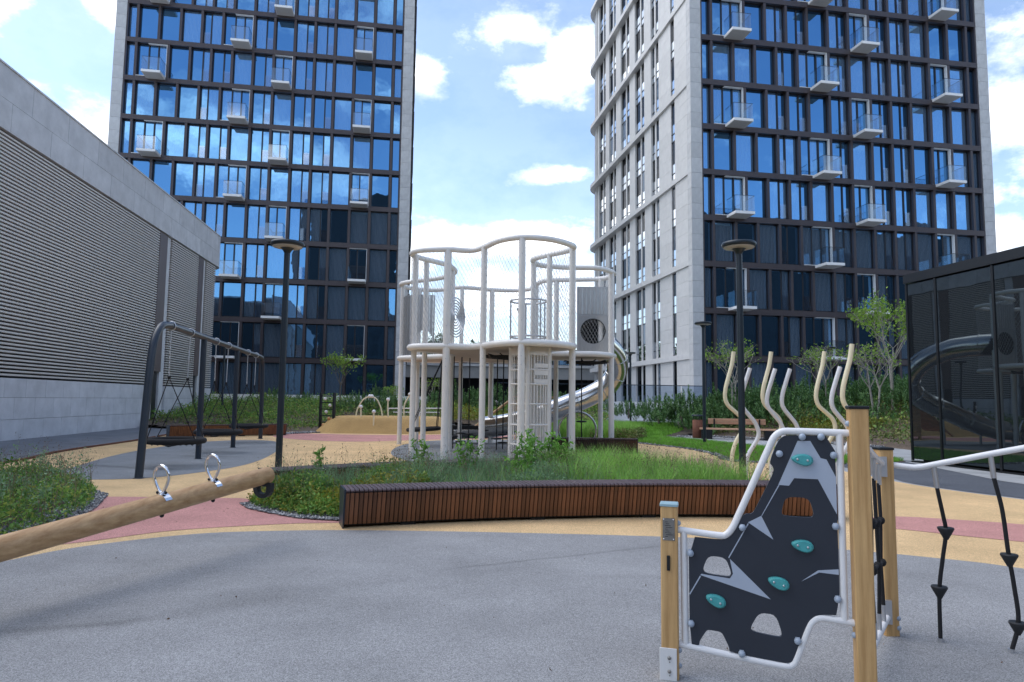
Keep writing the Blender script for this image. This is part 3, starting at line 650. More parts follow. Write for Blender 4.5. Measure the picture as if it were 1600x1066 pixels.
# ------------------------------------------------------------------ black glass pavilion
pav = thing('glass_pavilion', 'low black glass pavilion mirroring the playground slide', 'building', tuple(fe(13.45, 0)), TH)
obj('body', MB().box(.25, 14, -6, 16.1, 0, 4.75), M['black'], pav)
ys = [16.2, 15.2, 13.5, 11.8, 10.1, 8.4, 6.7, 5.0, 3.3, 1.6, -.1, -1.8, -3.5, -5.2]
for a, b in zip(ys, ys[1:]):
    obj('glass_panel', MB().box(.02, .05, b+.035, a-.035, .10, 4.72), M['pav_glass'], pav)
for y in ys: obj('panel_joint', MB().box(.0, .045, y-.03, y+.03, .06, 4.75), M['black'], pav)
obj('roof_edge', MB().box(-.03, 14.1, -6.1, 16.25, 4.76, 5.0), M['black'], pav)
obj('plinth', MB().box(-.01, .2, -6, 16.22, 0, .05), M['black'], pav)
for k in range(8): obj('glass_panel', MB().box(.12+1.7*k, 1.75+1.7*k, 16.12, 16.17, .10, 4.72), M['pav_glass'], pav)
sheet('pale_paving', [tuple(fe(12.0, 12.0))[:2], tuple(fe(13.42, 16.6))[:2], tuple(fe(13.42, -5))[:2], tuple(fe(12.1, -5))[:2]], .011, M['paving'], False)

# ------------------------------------------------------------------ canopy building and far trees between the towers
can = thing('canopy_building', 'low concrete canopy building over a dark undercroft between the towers', 'building', tuple(fe(-2, 76)), TH)
obj('fascia', MB().box(0, 32, 0, .5, 3.95, 5.25), M['concrete'], can); obj('ledge', MB().box(0, 32, -.35, .6, 5.26, 5.55), M['stonelight'], can)
obj('undercroft', MB().box(0, 32, 3.5, 12, 0, 5.2), M['dark'], can); obj('roof', MB().box(0, 32, .6, 12, 5.56, 5.8), M['concrete'], can)
for i in range(9): obj('column', MB().box(1+3.8*i, 1.35+3.8*i, .6, .95, 0, 3.94), M['wframe'], can)
for i in range(13):
    w = obj('window', MB().box(.3+2.4*i, 2.5+2.4*i, .3, .42, 5.6, 6.2), M['wframe'], can); obj('pane', MB().box(.4+2.4*i, 2.4+2.4*i, .27, .29, 5.65, 6.15), M['glass'], w)
def blob_points(center, rad, n, shell=.55):
    d = unit(RNG.normal(size=(n, 3))); r = (RNG.uniform(shell, 1, n))[:, None]
    return np.asarray(center)+d*r*np.asarray(rad)
fl_pts = []
for i in range(34):
    e = -8+i*1.35+random.uniform(-.5, .5); top = 10.3+2.3*math.sin(i*1.3)*random.uniform(.5, 1)+(1.0 if 3 < i < 12 else 0); c = fe(e, 112+random.uniform(-4, 4), top-3)
    fl_pts.append(blob_points(c, (2.2, 2.2, 3.0), 420, .5)); fl_pts.append(blob_points((c.x, c.y, top-6), (2.6, 2.4, 4), 240, .5))
tag(leaves(np.concatenate(fl_pts), .55, LEAF['far'], 'far_woods', width=.8), 'belt of green trees rising beyond the canopy building', 'trees', kind='stuff')

# terrace and glass fence beside the near tower
ter = thing('retaining_wall', 'white retaining wall carrying a tinted glass fence beside the stone side wall', 'wall', (0, 0, 0))
A = fe(6.0, 41.5); B = fe(19.5, 41.5)
tw_ = thing  # alias kept short
def wall_between(mb, a, b, th, z0, z1, mi=0):
    t = (b-a); t.z = 0; t.normalize(); n = Vector((-t.y, t.x, 0))*th/2
    vs = [a-n, b-n, b+n, a+n]; return mb.add([(v.x, v.y, z0) for v in vs]+[(v.x, v.y, z1) for v in vs], [(0, 3, 2, 1), (4, 5, 6, 7), (0, 1, 5, 4), (1, 2, 6, 5), (2, 3, 7, 6), (3, 0, 4, 7)], mi)
obj('wall', wall_between(MB(), A, B, .35, 0, 1.50), M['white'], ter)
nb = 9
for i in range(nb):
    a = A.lerp(B, i/nb+.003); b = A.lerp(B, (i+1)/nb-.003); obj('glass_panel', wall_between(MB(), a, b, .02, 1.52, 2.55), M['fence_glass'], ter)
obj('hand_rail', wall_between(MB(), A, B, .05, 2.552, 2.60), M['navy'], ter)
sheet('terrace', [tuple(fe(6.2, 41.7))[:2], tuple(fe(24, 41.7))[:2], tuple(fe(24, 70))[:2], tuple(fe(6.2, 70))[:2]], 1.46, M['paving'], False)
wl = thing('retaining_wall', 'low white wall edging the shrubs before the far dark tower', 'wall', (0, 0, 0))
a_, b_ = Vector((-22, 48, 0)), Vector((-6.2, 51, 0))
obj('wall', wall_between(MB(), a_, b_, .3, 0, 1.72), M['white'], wl)

# ------------------------------------------------------------------ town behind the camera (seen only mirrored in the glass)
def town_block(label, e, d, w, h, dep):
    blk = thing('apartment_block', label, 'building', tuple(fe(e, d)), TH)
    obj('body', MB().box(0, w, -dep, 0, 0, h), M['farstone'], blk)
    wm = MB()
    for i in range(int(w/3.2)):
        for k in range(int((h-3)/3.4)): wm.box(.9+3.2*i, 2.7+3.2*i, .01, .06, 1.8+3.4*k, 4.1+3.4*k)
    tag(obj('window', wm, M['wframe'], blk), kind='stuff')
town_block('tall grey apartment block mirrored in the darker panes of the far tower', -36, -140, 35, 76, 20)
town_block('wide grey apartment block mirrored in the lower rows of the near tower', 98, -140, 150, 70, 20)
town_block('low grey block facing the playground, mirrored near the ground', -95, -62, 200, 23, 14)

# ------------------------------------------------------------------ lamps
def build_lamp(label, x, y):
    t = thing('street_lamp', label, 'lamp', (x, y, 0), 0, 'dark disc-headed lamps')
    obj('pole', MB().tube([(0, 0, 0), (0, 0, 4.28)], [.062, .055], 14), M['lampdark'], t)
    obj('base_plate', MB().cyl((0, 0, 0), .12, 0, .02, 16), M['lampdark'], t)
    h = obj('lamp_head', MB().lathe([(.05, 4.22), (.075, 4.27), (.12, 4.33), (.28, 4.36), (.30, 4.375), (.31, 4.41), (.295, 4.44), (.10, 4.455), (.001, 4.46)], n=28), M['lampdark'], t)
    obj('lens', MB().lathe([(.13, 4.332), (.14, 4.322), (.27, 4.344), (.275, 4.354)], n=28), M['lens'], h)
    return t
build_lamp('tall dark disc lamp rising behind the slatted planter before the far tower', -4.28, 12.75)
build_lamp('tall dark disc lamp among the S-curved poles', 4.15, 12.35)
build_lamp('dark disc lamp on the lawn near the rust-brown bin', 6.98, 24.8)
build_lamp('distant dark disc lamp among young trees before the near tower', 16.35, 35.0)
build_lamp('distant dark lamp post seen through the swing frame', -15.6, 37.0)
build_lamp('dark lamp post standing before the tinted glass fence', 7.05, 45.0-4.5)

# ------------------------------------------------------------------ swing frame and nest swings
sw_a = math.atan2(25.05-12.63, -9.11+6.78)-PI/2
sw = thing('swing_frame', 'long dark blue-grey tubular swing frame with four legs', 'swing frame', (-6.78, 12.63, 0), sw_a)
HB = 2.95; Ls = 12.64
arch = smooth_path([(0, 0, 0), (0, .16, 1.2), (0, .30, 2.2), (0, .46, 2.62), (0, .80, 2.88), (0, 1.25, HB)], 6)+smooth_path([(0, 3.0, HB), (0, 9.5, HB), (0, Ls-.75, HB), (0, Ls-.34, HB-.1), (0, Ls-.16, HB-.42), (0, Ls-.06, 1.6), (0, Ls, 0)], 6)
obj('beam', MB().tube(arch, .072, 14), M['navy'], sw)
for y in (4.09, 7.99): obj('leg', MB().tube([(0, y, 0), (0, y, HB-.05)], .068, 14), M['navy'], sw)
for y in (0, 4.09, 7.99, Ls): obj('foot', MB().lathe([(.10, 0), (.10, .012), (.075, .02)], (0, y, 0), 14), M['navy'], sw)
sw_m = Matrix.Translation((-6.78, 12.63, 0)) @ Matrix.Rotation(sw_a, 4, 'Z')
def nest(label, y):
    w = sw_m @ Vector((0, y, .56)); t = thing('nest_swing', label, 'swing', tuple(w), sw_a, 'round black nest swings')
    ring = [(.56*math.cos(a), .56*math.sin(a), 0) for a in [2*PI*i/28 for i in range(28)]]
    obj('ring', MB().tube(ring, .062, 10, True), M['rope'], t)
    web = MB()
    for i in range(-4, 5):
        o = i*.115; hl = math.sqrt(max(.01, .52**2-o*o))
        web.tube([(o, -hl, -.01), (o, 0, -.10), (o, hl, -.01)], .011, 5); web.tube([(-hl, o, -.01), (0, o, -.10), (hl, o, -.01)], .011, 5)
    obj('web', web, M['rope'], t)
    for s in (-1, 1):
        k = (0, s*.68, 1.33); tp = (0, s*.72, HB-.56-.07)
        c = obj('chain', MB().tube([tp, k], .011, 6), M['zinc'], t)
        for q in range(9): 
            z = k[2]+.05+q*.105
            obj('chain_link', MB().tube([(0, s*.70-.016, z), (0, s*.70-.016, z+.06), (0, s*.70+.016, z+.06), (0, s*.70+.016, z)], .006, 5, True), M['zinc'], c)
        obj('clamp', MB().tube([(.085*math.cos(a), tp[1], HB-.56+.085*math.sin(a)) for a in [2*PI*i/12 for i in range(12)]], .014, 6, True), M['zinc'], t)
        obj('knot', MB().ball(k, .034, 8), M['rope'], t)
        for sx in (-1, 1):
            e = (sx*.47, s*.32, .04)
            obj('rope', MB().tube([k, e], .010, 6).ball(tuple(k[i]+(e[i]-k[i])*.72 for i in range(3)), .026, 6), M['rope'], t)
            obj('shackle', MB().cyl((e[0], e[1], .0), .018, 0, .10, 8), M['chrome'], t)
    return t
nest('round black nest swing hanging nearest the seesaw end of the frame', 2.15)
nest('round black nest swing in the middle bay of the long frame', 6.05)
nest('round black nest swing in the farthest bay before the brown slatted bench', 10.35)

# ------------------------------------------------------------------ seesaw
axd = Vector((.88, 2.6, .225)).normalized(); e0 = Vector((-2.55, 7.3, .689))
ss = thing('seesaw', 'pale round log seesaw with two chrome handles and a black rubber bumper', 'seesaw', tuple(e0-axd*3.3-Vector((0, 0, .30))), 0)
o0 = Vector(ss.location)
sx = axd.cross(Vector((0, 0, 1))).normalized(); su = sx.cross(axd)
def sl_(d, a=0, b=0): return e0-axd*d+sx*a+su*b-o0
obj('log', MB().tube([sl_(d) for d in (0, .012, 1.5, 3.3, 5, 6.58, 6.6)], [.074, .086, .088, .088, .088, .086, .075], 24), M['log'], ss)
for end, dd in ((0, 0), (1, 6.6)):
    s = 1 if end == 0 else -1
    bm_ = MB(); pts = []
    for i in range(9): a = PI+PI*i/8; pts.append((.105*math.cos(a), -.12+.105*math.sin(a)))
    outer = [(-.115, -.07)]+[(p[0]*1.05, p[1]) for p in pts]+[(.115, -.07)]
    inner = [(-.058, -.10)]+[(.058*math.cos(PI+PI*i/8), -.135+.048*math.sin(PI+PI*i/8)) for i in range(9)]+[(.058, -.10)]
    k = len(outer); vs = []
    for yy in (-.03, .03):
        for lst in (outer, inner):
            for (a, b) in lst: vs.append(sl_(dd+s*.085+yy, a, b))
    fs = []
    for i in range(k):
        j = (i+1) % k
        fs += [(i, j, k+j, k+i), (2*k+i, 3*k+i, 3*k+j, 2*k+j), (i, 2*k+i, 2*k+j, j), (k+i, k+j, 3*k+j, 3*k+i)]
    obj('bumper', MB().add(vs, fs), M['rubberblack'], ss)
for d in (.80, 1.40, 5.2, 5.8):
    h = MB(); pp_ = []
    for i in range(20):
        a = 2*PI*i/20; rx = .078*(1-.18*math.sin(a)*-1 if math.sin(a) > 0 else 1-.45*(-math.sin(a))); pp_.append(sl_(d, rx*math.cos(a), .215+.118*math.sin(a)))
    h.tube(pp_, .013, 10, True)
    ho = obj('handle', h, M['chrome'], ss)
    sp_ = MB(); vs = []; fs = []
    for i in range(9):
        a = PI*.14+PI*.72*i/8
        for r_ in (.0885, .0935):
            for w in (-.035, .035): vs.append(sl_(d+w, r_*math.cos(a), r_*math.sin(a)))
    for i in range(8): q = 4*i; fs += [(q+2, q+3, q+7, q+6), (q, q+2, q+6, q+4), (q+1, q+5, q+7, q+3)]
    obj('saddle', MB().add(vs, fs), M['chrome'], ho)
    bn = MB()
    for a_ in (-.045, .045): p = sl_(d, a_, .10); bn.ball(tuple(p), .014, 8)
    p = sl_(d, 0, -.095); bn.ball(tuple(p), .02, 8)
    obj('bolt', bn, M['black'], ho)
pv = e0-axd*3.3-o0
obj('pivot_stand', MB().box(pv.x-.2, pv.x-.14, pv.y-.08, pv.y+.08, -o0.z+.0, .33).box(pv.x+.14, pv.x+.2, pv.y-.08, pv.y+.08, -o0.z, .33).cyl((0, pv.y, .20), .03, pv.x-.22, pv.x+.22, 10, axis='X'), M['navy'], ss)

# ------------------------------------------------------------------ slatted benches
def bench(label, line, height=.46, depth=.48, pitch=.052, lean=.10, mats=('benchtop', 'benchface'), group='curved slatted wooden benches', merge=False):
    P = smooth_path(line, 24); acc_ = [0]
    for a, b in zip(P, P[1:]): acc_.append(acc_[-1]+(b-a).length)
    tot = acc_[-1]; n = int(tot/pitch)
    mid = P[len(P)//2]; t = thing('slatted_bench', label, 'bench', (mid.x, mid.y, 0), 0, group)
    w = pitch*.80
    def top_prof(): return [(0.012, height-.038), (depth, height-.034), (depth, height-.004), (.03, height), (.012, height-.006), (.0, height-.02)]
    tm = MB(); pr = top_prof(); k = len(pr)
    tm.add([(-w/2, y, z) for y, z in pr]+[(w/2, y, z) for y, z in pr], [tuple(range(k)), tuple(range(2*k-1, k-1, -1))]+[(i, k+i, k+(i+1) % k, (i+1) % k) for i in range(k)])
    fm = MB(); fp_ = [(.004, height-.045), (.030, height-.045), (lean+.03, .055), (lean, .05)]
    fm.add([(-w/2, y, z) for y, z in fp_]+[(w/2, y, z) for y, z in fp_], [(0, 1, 2, 3), (7, 6, 5, 4)]+[(i, 4+i, 4+(i+1) % 4, (i+1) % 4) for i in range(4)])
    core = MB(); cv = []; 
    if not merge: mt, mf = tm.mesh('seat_slat', [M[mats[0]]]), fm.mesh('face_slat', [M[mats[1]]])
    else: big_t, big_f = MB(), MB()
    frames = []
    for i in range(n+1):
        s = tot*i/n; j = max(0, min(len(P)-2, next((q for q in range(len(acc_)-1) if acc_[q+1] >= s), len(P)-2)))
        u = (s-acc_[j])/max(1e-6, acc_[j+1]-acc_[j]); p = P[j].lerp(P[j+1], u); tg = (P[j+1]-P[j]).normalized()
        frames.append((p, math.atan2(tg.y, tg.x)))
    for i, (p, a) in enumerate(frames):
        c_, s_ = math.cos(a), math.sin(a)
        def W(x, y, z): return (p.x-mid.x+c_*x-s_*y, p.y-mid.y+s_*x+c_*y, z)
        if not merge:
            obj('seat_slat', mt, None, t, W(0, 0, 0), a+random.uniform(-.004, .004)); obj('face_slat', mf, None, t, W(0, random.uniform(-.002, .002), 0), a)
        else:
            big_t.add([W(*v) for v in tm.v], tm.f); big_f.add([W(*v) for v in fm.v], fm.f)
        cv += [W(0, .036, height-.05), W(0, depth-.03, height-.05), W(0, depth-.03, .03), W(0, lean+.035, .03)]
    if merge:
        tag(obj('seat_slat', big_t, M[mats[0]], t), kind='stuff'); tag(obj('face_slat', big_f, M[mats[1]], t), kind='stuff')
    fs = []
    for i in range(n):
        for j in range(4): fs.append((4*i+j, 4*i+(j+1) % 4, 4*i+4+(j+1) % 4, 4*i+4+j))
    fs += [(0, 1, 2, 3), (4*n+3, 4*n+2, 4*n+1, 4*n)]
    obj('inner_frame', MB().add(cv, fs), M['black'], t)
    for (p, a), sg in ((frames[0], -1), (frames[-1], 1)):
        c_, s_ = math.cos(a), math.sin(a); x0 = sg*(w/2+.004); x1 = sg*(w/2+.022)
        pr2 = [(-.006, height-.0), (depth+.01, height-.004), (depth-.02, 0.0), (lean-.012, 0.0)]
        vs = [(p.x-mid.x+c_*x-s_*y, p.y-mid.y+s_*x+c_*y, z) for x in (x0, x1) for y, z in pr2]
        obj('end_plate', MB().add(vs, [(0, 1, 2, 3), (7, 6, 5, 4), (0, 4, 5, 1), (1, 5, 6, 2), (2, 6, 7, 3), (3, 7, 4, 0)]), M['navy'], t)
    for f in (.12, .38, .62, .88):
        p, a = frames[int(f*n)]; c_, s_ = math.cos(a), math.sin(a)
        vs = [(p.x-mid.x+c_*x-s_*y, p.y-mid.y+s_*x+c_*y, z) for z in (0, .029) for x, y in ((-.09, lean+.03), (.09, lean+.03), (.09, depth-.05), (-.09, depth-.05))]
        obj('foot', MB().add(vs, [(0, 3, 2, 1), (4, 5, 6, 7), (0, 1, 5, 4), (1, 2, 6, 5), (2, 3, 7, 6), (3, 0, 4, 7)]), M['black'], t)
    return t
bench('long curved bench of orange-brown upright slats in front of the meadow bed', [(-1.86, 7.96), (-.75, 8.36), (.42, 8.66), (1.67, 8.90), (2.7, 8.99), (3.6, 8.98), (4.22, 8.92)])
bench('curved slatted bench with weathered grey-brown top behind the meadow bed', [(-3.43, 9.94), (-2.37, 10.75), (-1.05, 11.6), (0.0, 12.15), (1.0, 12.5)])
bench('dark brown slatted bench with black end beyond the nest swings', [(-12.3, 24.9), (-10.7, 26.2), (-9.0, 27.5)], merge=True, mats=('benchdark', 'benchface'), pitch=.06)
bench('dark brown slatted bench beside the white play tower', [(.55, 19.75), (2.0, 19.6), (3.55, 19.45)], merge=True, mats=('benchdark', 'benchdark'), pitch=.06)

# ------------------------------------------------------------------ climbing panel frame
cf = thing('climbing_frame', 'climbing panel painted as grey mountains between square timber posts with a rope net', 'climbing frame', (.888, 3.873, 0), R(-15))
def post(x, y, h, rz=0, capm='black'):
    b = MB().bbox(-.046, .046, -.046, .046, 0, h-.008, .006); p = obj('post', b, M['post'], cf, (x, y, 0), rz)
    obj('post_cap', MB().bbox(-.050, .050, -.050, .050, h-.012, h+.004, .004), M[capm], p); return p
p1 = post(0, 0, .94, 0, 'capblue'); p2 = post(.972, 0, 1.49)
far_l = Matrix.Rotation(R(15), 3, 'Z') @ Vector((2.491-.888, 4.612-3.873, 0))
p3 = post(far_l.x, far_l.y, 1.215, R(15))
obj('base_plate', MB().bbox(-.055, .036, -.054, -.047, -.0, .175, .002), M['tag'], p1)
for z in (.055, .125): obj('bolt', MB().ball((-.004, -.058, z), .010, 8).cyl((-.002, 0, z-.022), .004, -.0555, -.053, 6, axis='Y'), M['plate'], p1)
ip = obj('info_plate', MB().box(-.034, .030, -.0485, -.0465, .745, .865), M['plate'], p1)
tx = MB()
for i in range(9): tx.box(-.022+.004*(i % 2), -.022+.016+.008*((i*7) % 4), -.0492, -.0486, .765+i*.0098, .7675+i*.0098)
obj('plate_print', tx, M['dark'], ip)
for (x, z) in ((-.028, .752), (.024, .752), (-.028, .858), (.024, .858)): obj('rivet', MB().ball((x, -.0495, z), .0042, 6), M['chrome'], ip)
obj('latch', MB().bbox(-.013, .004, -.056, -.0465, .585, .665, .003), M['black'], p1)
fr = MB()
fpath = smooth_path([(.046, -.0, .798), (.16, 0, .788), (.262, 0, .780), (.30, 0, .785), (.335, 0, .825), (.37, 0, .90), (.45, 0, 1.08), (.53, 0, 1.262), (.56, 0, 1.322), (.60, 0, 1.350), (.66, 0, 1.353), (.80, 0, 1.352), (.926, 0, 1.35)], 5)
fr.tube(fpath, .0185, 12)
fr.tube(smooth_path([(.926, 0, .377), (.84, 0, .384), (.772, 0, .388), (.735, 0, .373), (.71, 0, .335), (.675, 0, .245), (.643, 0, .163), (.622, 0, .135), (.585, 0, .127), (.40, 0, .144), (.24, 0, .161), (.046, 0, .187)], 5), .0185, 12)
fr.tube([(.883, 0, 1.345), (.881, 0, .386)], .0185, 12); fr.tube([(.077, 0, .79), (.080, 0, .19)], .0185, 12)
obj('panel_frame', fr, M['pale'], cf)
def chaikin(p, n=2):
    for _ in range(n):
        q = []
        for i in range(len(p)):
            a, b = p[i], p[(i+1) % len(p)]; q += [(a[0]*.8+b[0]*.2, a[1]*.8+b[1]*.2), (a[0]*.2+b[0]*.8, a[1]*.2+b[1]*.8)]
        p = q
    return p
PANEL = [(.103, .765), (.27, .757), (.312, .768), (.345, .806), (.372, .862), (.393, .898), (.41, .905), (.435, .906), (.452, .928), (.50, 1.025), (.545, 1.118), (.553, 1.145), (.545, 1.165), (.532, 1.178), (.545, 1.225), (.575, 1.295), (.60, 1.325), (.64, 1.332), (.858, 1.332), (.860, .938), (.860, .412), (.765, .408), (.732, .395), (.705, .35), (.631, .165), (.612, .150), (.58, .146), (.31, .172), (.306, .20), (.276, .262), (.262, .273), (.205, .278), (.190, .27), (.156, .215), (.153, .19), (.104, .196)]
HOLES = [[(.607, 1.005), (.724, 1.004), (.747, .925), (.736, .9), (.594, .904), (.585, .924)], [(.207, .67), (.297, .665), (.326, .584), (.315, .563), (.189, .573), (.177, .6)], [(.462, .39), (.546, .388), (.578, .287), (.562, .272), (.428, .288), (.418, .311)]]
bm = bmesh.new(); ed = []
for loop in [chaikin(PANEL, 1)]+[chaikin(h, 2) for h in HOLES]:
    vs = [bm.verts.new((x, -.009, z)) for x, z in loop]
    for i in range(len(vs)): ed.append(bm.edges.new((vs[i], vs[(i+1) % len(vs)])))
bmesh.ops.triangle_fill(bm, edges=ed, use_beauty=True, use_dissolve=False)
g = bmesh.ops.extrude_face_region(bm, geom=bm.faces[:])
for v in [v for v in g['geom'] if isinstance(v, bmesh.types.BMVert)]: v.co.y += .018
bmesh.ops.recalc_face_normals(bm, faces=bm.faces); me = bpy.data.meshes.new('climbing_board'); bm.to_mesh(me); bm.free(); me.materials.append(M['panel'])
board = link(bpy.data.objects.new('climbing_board', me), cf)
def decal(pts, m='panelgrey'):
    bm = bmesh.new(); vs = [bm.verts.new((x, -.0105, z)) for x, z in pts]; f = bm.faces.new(vs)
    r = bmesh.ops.extrude_face_region(bm, geom=[f])
    for v in r['geom']:
        if isinstance(v, bmesh.types.BMVert): v.co.y += .0013
    bmesh.ops.recalc_face_normals(bm, faces=bm.faces); bmesh.ops.triangulate(bm, faces=bm.faces); m_ = bpy.data.meshes.new('mountain_print'); bm.to_mesh(m_); bm.free(); m_.materials.append(M[m])
    link(bpy.data.objects.new('mountain_print', m_), board)
decal([(.674, 1.303), (.737, 1.304), (.786, 1.215), (.814, 1.209), (.858, 1.118), (.858, .925), (.77, 1.104), (.653, 1.105), (.626, 1.064), (.572, 1.066)])
decal([(.572, 1.064), (.578, 1.064), (.487, .899), (.483, .898)]); decal([(.415, .86), (.483, .898), (.542, .776)]); decal([(.415, .857), (.418, .852), (.314, .663), (.310, .668)])
decal([(.318, .661), (.522, .465), (.162, .564), (.170, .571), (.189, .568), (.317, .557), (.333, .583)]); decal([(.162, .562), (.166, .556), (.108, .455), (.104, .46)])
decal([(.676, .57), (.759, .632), (.858, .645), (.858, .617), (.764, .622)])
for hx, hz, rot in ((.693, 1.205, -.1), (.684, .756, -.15), (.562, .555, -.3), (.242, .438, -.35)):
    b = MB(); prof = []
    for i in range(18):
        a = 2*PI*i/18; rx, rz_ = .054*math.cos(a), .030*math.sin(a)*(1+.25*math.cos(a)); prof.append((rx*math.cos(rot)-rz_*math.sin(rot), rx*math.sin(rot)+rz_*math.cos(rot)))
    n = 18; vs = []
    for yy, sc_ in ((-.0095, 1.0), (-.030, 1.0), (-.042, .80)):
        vs += [(hx+p[0]*sc_, yy, hz+p[1]*sc_) for p in prof]
    b.add(vs, [tuple(range(2*n, 3*n))]+[(k*n+i, k*n+(i+1) % n, k*n+n+(i+1) % n, k*n+n+i) for k in range(2) for i in range(n)], 0)
    h_ = obj('hold', b, M['teal'], board)
    for s in (-.026, .024): obj('bolt', MB().ball((hx+s*math.cos(rot), -.043, hz+s*math.sin(rot)), .0065, 7), M['zinc'], h_)
for x, z in ((.580, 1.232), (.385, .832), (.112, .678), (.112, .305), (.848, 1.233), (.848, .865), (.848, .495), (.650, .267), (.371, .174), (.696, 1.325), (.789, 1.327)):
    obj('clamp', MB().ball((x, -.022, z), .019, 9).box(x-.011, x+.011, -.021, .0195, z-.016, z+.016), M['bolt'], cf)
for x, z in ((.047, .835), (.047, .155), (.047, .075), (.925, 1.40), (.925, .32)): obj('bolt_cap', MB().ball((x, -.01, z), .016, 8), M['bolt'], cf)
# net between the tall post and the far post
fb_ = far_l.copy(); tp_ = Vector((.972, .046, 0)); dn = (fb_-tp_); dl = dn.length; dn.normalize(); a0 = tp_+dn*.02; a1 = fb_-dn*.05
obj('net_rail', MB().tube([(a0.x, a0.y, 1.33), (a0.x+(a1.x-a0.x)*.7, a0.y+(a1.y-a0.y)*.7, 1.17), (a1.x, a1.y, 1.11)], .019, 10), M['pale'], cf)
obj('net_rail', MB().tube([(a0.x, a0.y, .15), (a1.x, a1.y, .13)], .019, 10), M['pale'], cf)
obj('bracket', MB().box(a1.x-.02, a1.x+.02, a1.y-.03, a1.y+.02, .09, .24).box(a1.x-.02, a1.x+.02, a1.y-.03, a1.y+.02, 1.03, 1.16), M['zinc'], cf)
for i, f in enumerate((.22, .42, .62, .82)):
    x, y = a0.x+(a1.x-a0.x)*f, a0.y+(a1.y-a0.y)*f; zt = 1.33-.24*f
    r_ = obj('net_rope', MB().tube([(x, y, .24), (x+.008*(-1)**i, y, .5), (x, y, .8), (x-.006, y, zt-.13)], .0115, 8), M['rope'], cf)
    obj('ferrule', MB().cyl((x, y, 0), .013, .155, .25, 8), M['zinc'], r_); obj('ferrule', MB().cyl((x, y, 0), .013, zt-.14, zt-.01, 8), M['zinc'], r_)
for f0, f1, z in ((.22, .42, .56), (.42, .62, .54), (.62, .82, .52), (.22, .42, .83), (.42, .62, .80), (.62, .82, .78)):
    q0, q1 = a0.lerp(a1, f0), a0.lerp(a1, f1)
    obj('net_rope', MB().tube([(q0.x, q0.y, z), (q1.x, q1.y, z-.01)], .0115, 8).ball((q0.x, q0.y, z), .026, 8).ball((q1.x, q1.y, z-.01), .026, 8), M['rope'], cf)
for (x, z) in ((-.048, .09), (.05, .12), (.05, .06)): obj('bolt_cap', MB().ball((far_l.x+x, far_l.y-.03, z), .016, 8), M['bolt'], cf)
iv = Matrix.Rotation(R(15), 3, 'Z')
def wl_(x, y, z): v = iv @ Vector((x-.888, y-3.873, 0)); return (v.x, v.y, z)
bar = [wl_(2.535, 4.60, 1.105), wl_(2.60, 4.545, 1.098), wl_(2.64, 4.52, 1.095), wl_(2.68, 4.495, 1.102), wl_(2.74, 4.465, 1.12), wl_(3.0, 4.30, 1.205), wl_(3.9, 3.71, 1.49)]
obj('rope_bar', MB().tube(bar, .019, 12), M['pale'], cf)
e_ = wl_(3.93, 3.69, 0); post(e_[0], e_[1], 1.62, R(15))

def step_rope(name, label, pts, knobs, group):
    base = Vector(pts[-1]); t = thing(name, label, 'rope', (base.x, base.y, 0), 0, group)
    P = smooth_path([Vector(p)-Vector((base.x, base.y, 0)) for p in pts], 6)
    obj('rope', MB().tube(P, .0125, 8), M['rope'], t)
    d = (P[1]-P[0]).normalized(); obj('ferrule', MB().tube([P[0]-d*.005, P[0]+d*.13], .0155, 8), M['zinc'], t)
    for z in knobs:
        q = min(P, key=lambda p: abs(p.z-z)); obj('foot_knob', MB().lathe([(.013, -.045), (.026, -.02), (.048, .022), (.046, .032), (.013, .030)], tuple(q), 12), M['rubberblack'], t)
    obj('anchor', MB().cyl((0, 0, 0), .018, 0, .03, 8), M['zinc'], t)
    return t
step_rope('step_rope', 'black climbing rope with two rubber steps nearest the square timber posts', [(2.738, 4.466, 1.10), (2.755, 4.466, .96), (2.785, 4.468, .80), (2.80, 4.47, .69), (2.775, 4.475, .52), (2.748, 4.478, .32), (2.742, 4.478, .0)], (.70, .33), 'step ropes under the pale bar')
step_rope('step_rope', 'wavy black climbing rope with two rubber steps before the glass pavilion', [(2.995, 4.302, 1.185), (3.01, 4.302, 1.05), (3.05, 4.302, .86), (3.075, 4.302, .60), (3.10, 4.302, .40), (3.115, 4.302, .19), (3.06, 4.302, .0)], (.575, .17), 'step ropes under the pale bar')

# ------------------------------------------------------------------ S-curved poles
CR = [(0, 0), (0, .30), (.02, .50), (.09, .72), (.21, .93), (.245, 1.06), (.20, 1.21), (.07, 1.34), (-.06, 1.46), (-.115, 1.60), (-.105, 1.78), (-.05, 2.0), (.03, 2.28), (.075, 2.55)]
GRY = [(-.03, 0), (-.02, .30), (.03, .50), (.14, .68), (.22, .82), (.235, .95), (.17, 1.12), (.06, 1.26), (-.05, 1.40), (-.09, 1.53), (-.07, 1.70), (-.01, 1.90), (.09, 2.20)]
def spole(label, x, y, prof, m, sc=1.0, rz=0.0):
    o = obj('curved_pole', MB().tube(smooth_path([(px*sc, 0, pz*sc) for px, pz in prof], 5), .041, 12).cyl((0, 0, 0), .075, 0, .012, 14), M[m], None, (x, y, 0), rz)
    return tag(o, label, 'pole', 'S-curved play poles')
spole('cream S-curved pole standing just before the dark lamp post', 4.47, 13.95, CR, 'polecream')
spole('cream S-curved pole rising over the sloping edge of the mountain panel', 5.20, 13.85, CR, 'polecream')
spole('cream S-curved pole rising above the flat top of the mountain panel', 6.17, 13.6, CR, 'polecream')
spole('cream S-curved pole closest to the tall square timber post', 5.85, 11.85, CR, 'polecream')
spole('pale grey S-curved pole crossing behind the dark lamp post', 4.66, 13.6, GRY, 'polegrey')
spole('pale grey S-curved pole close behind a cream one', 5.22, 13.75, GRY, 'polegrey')
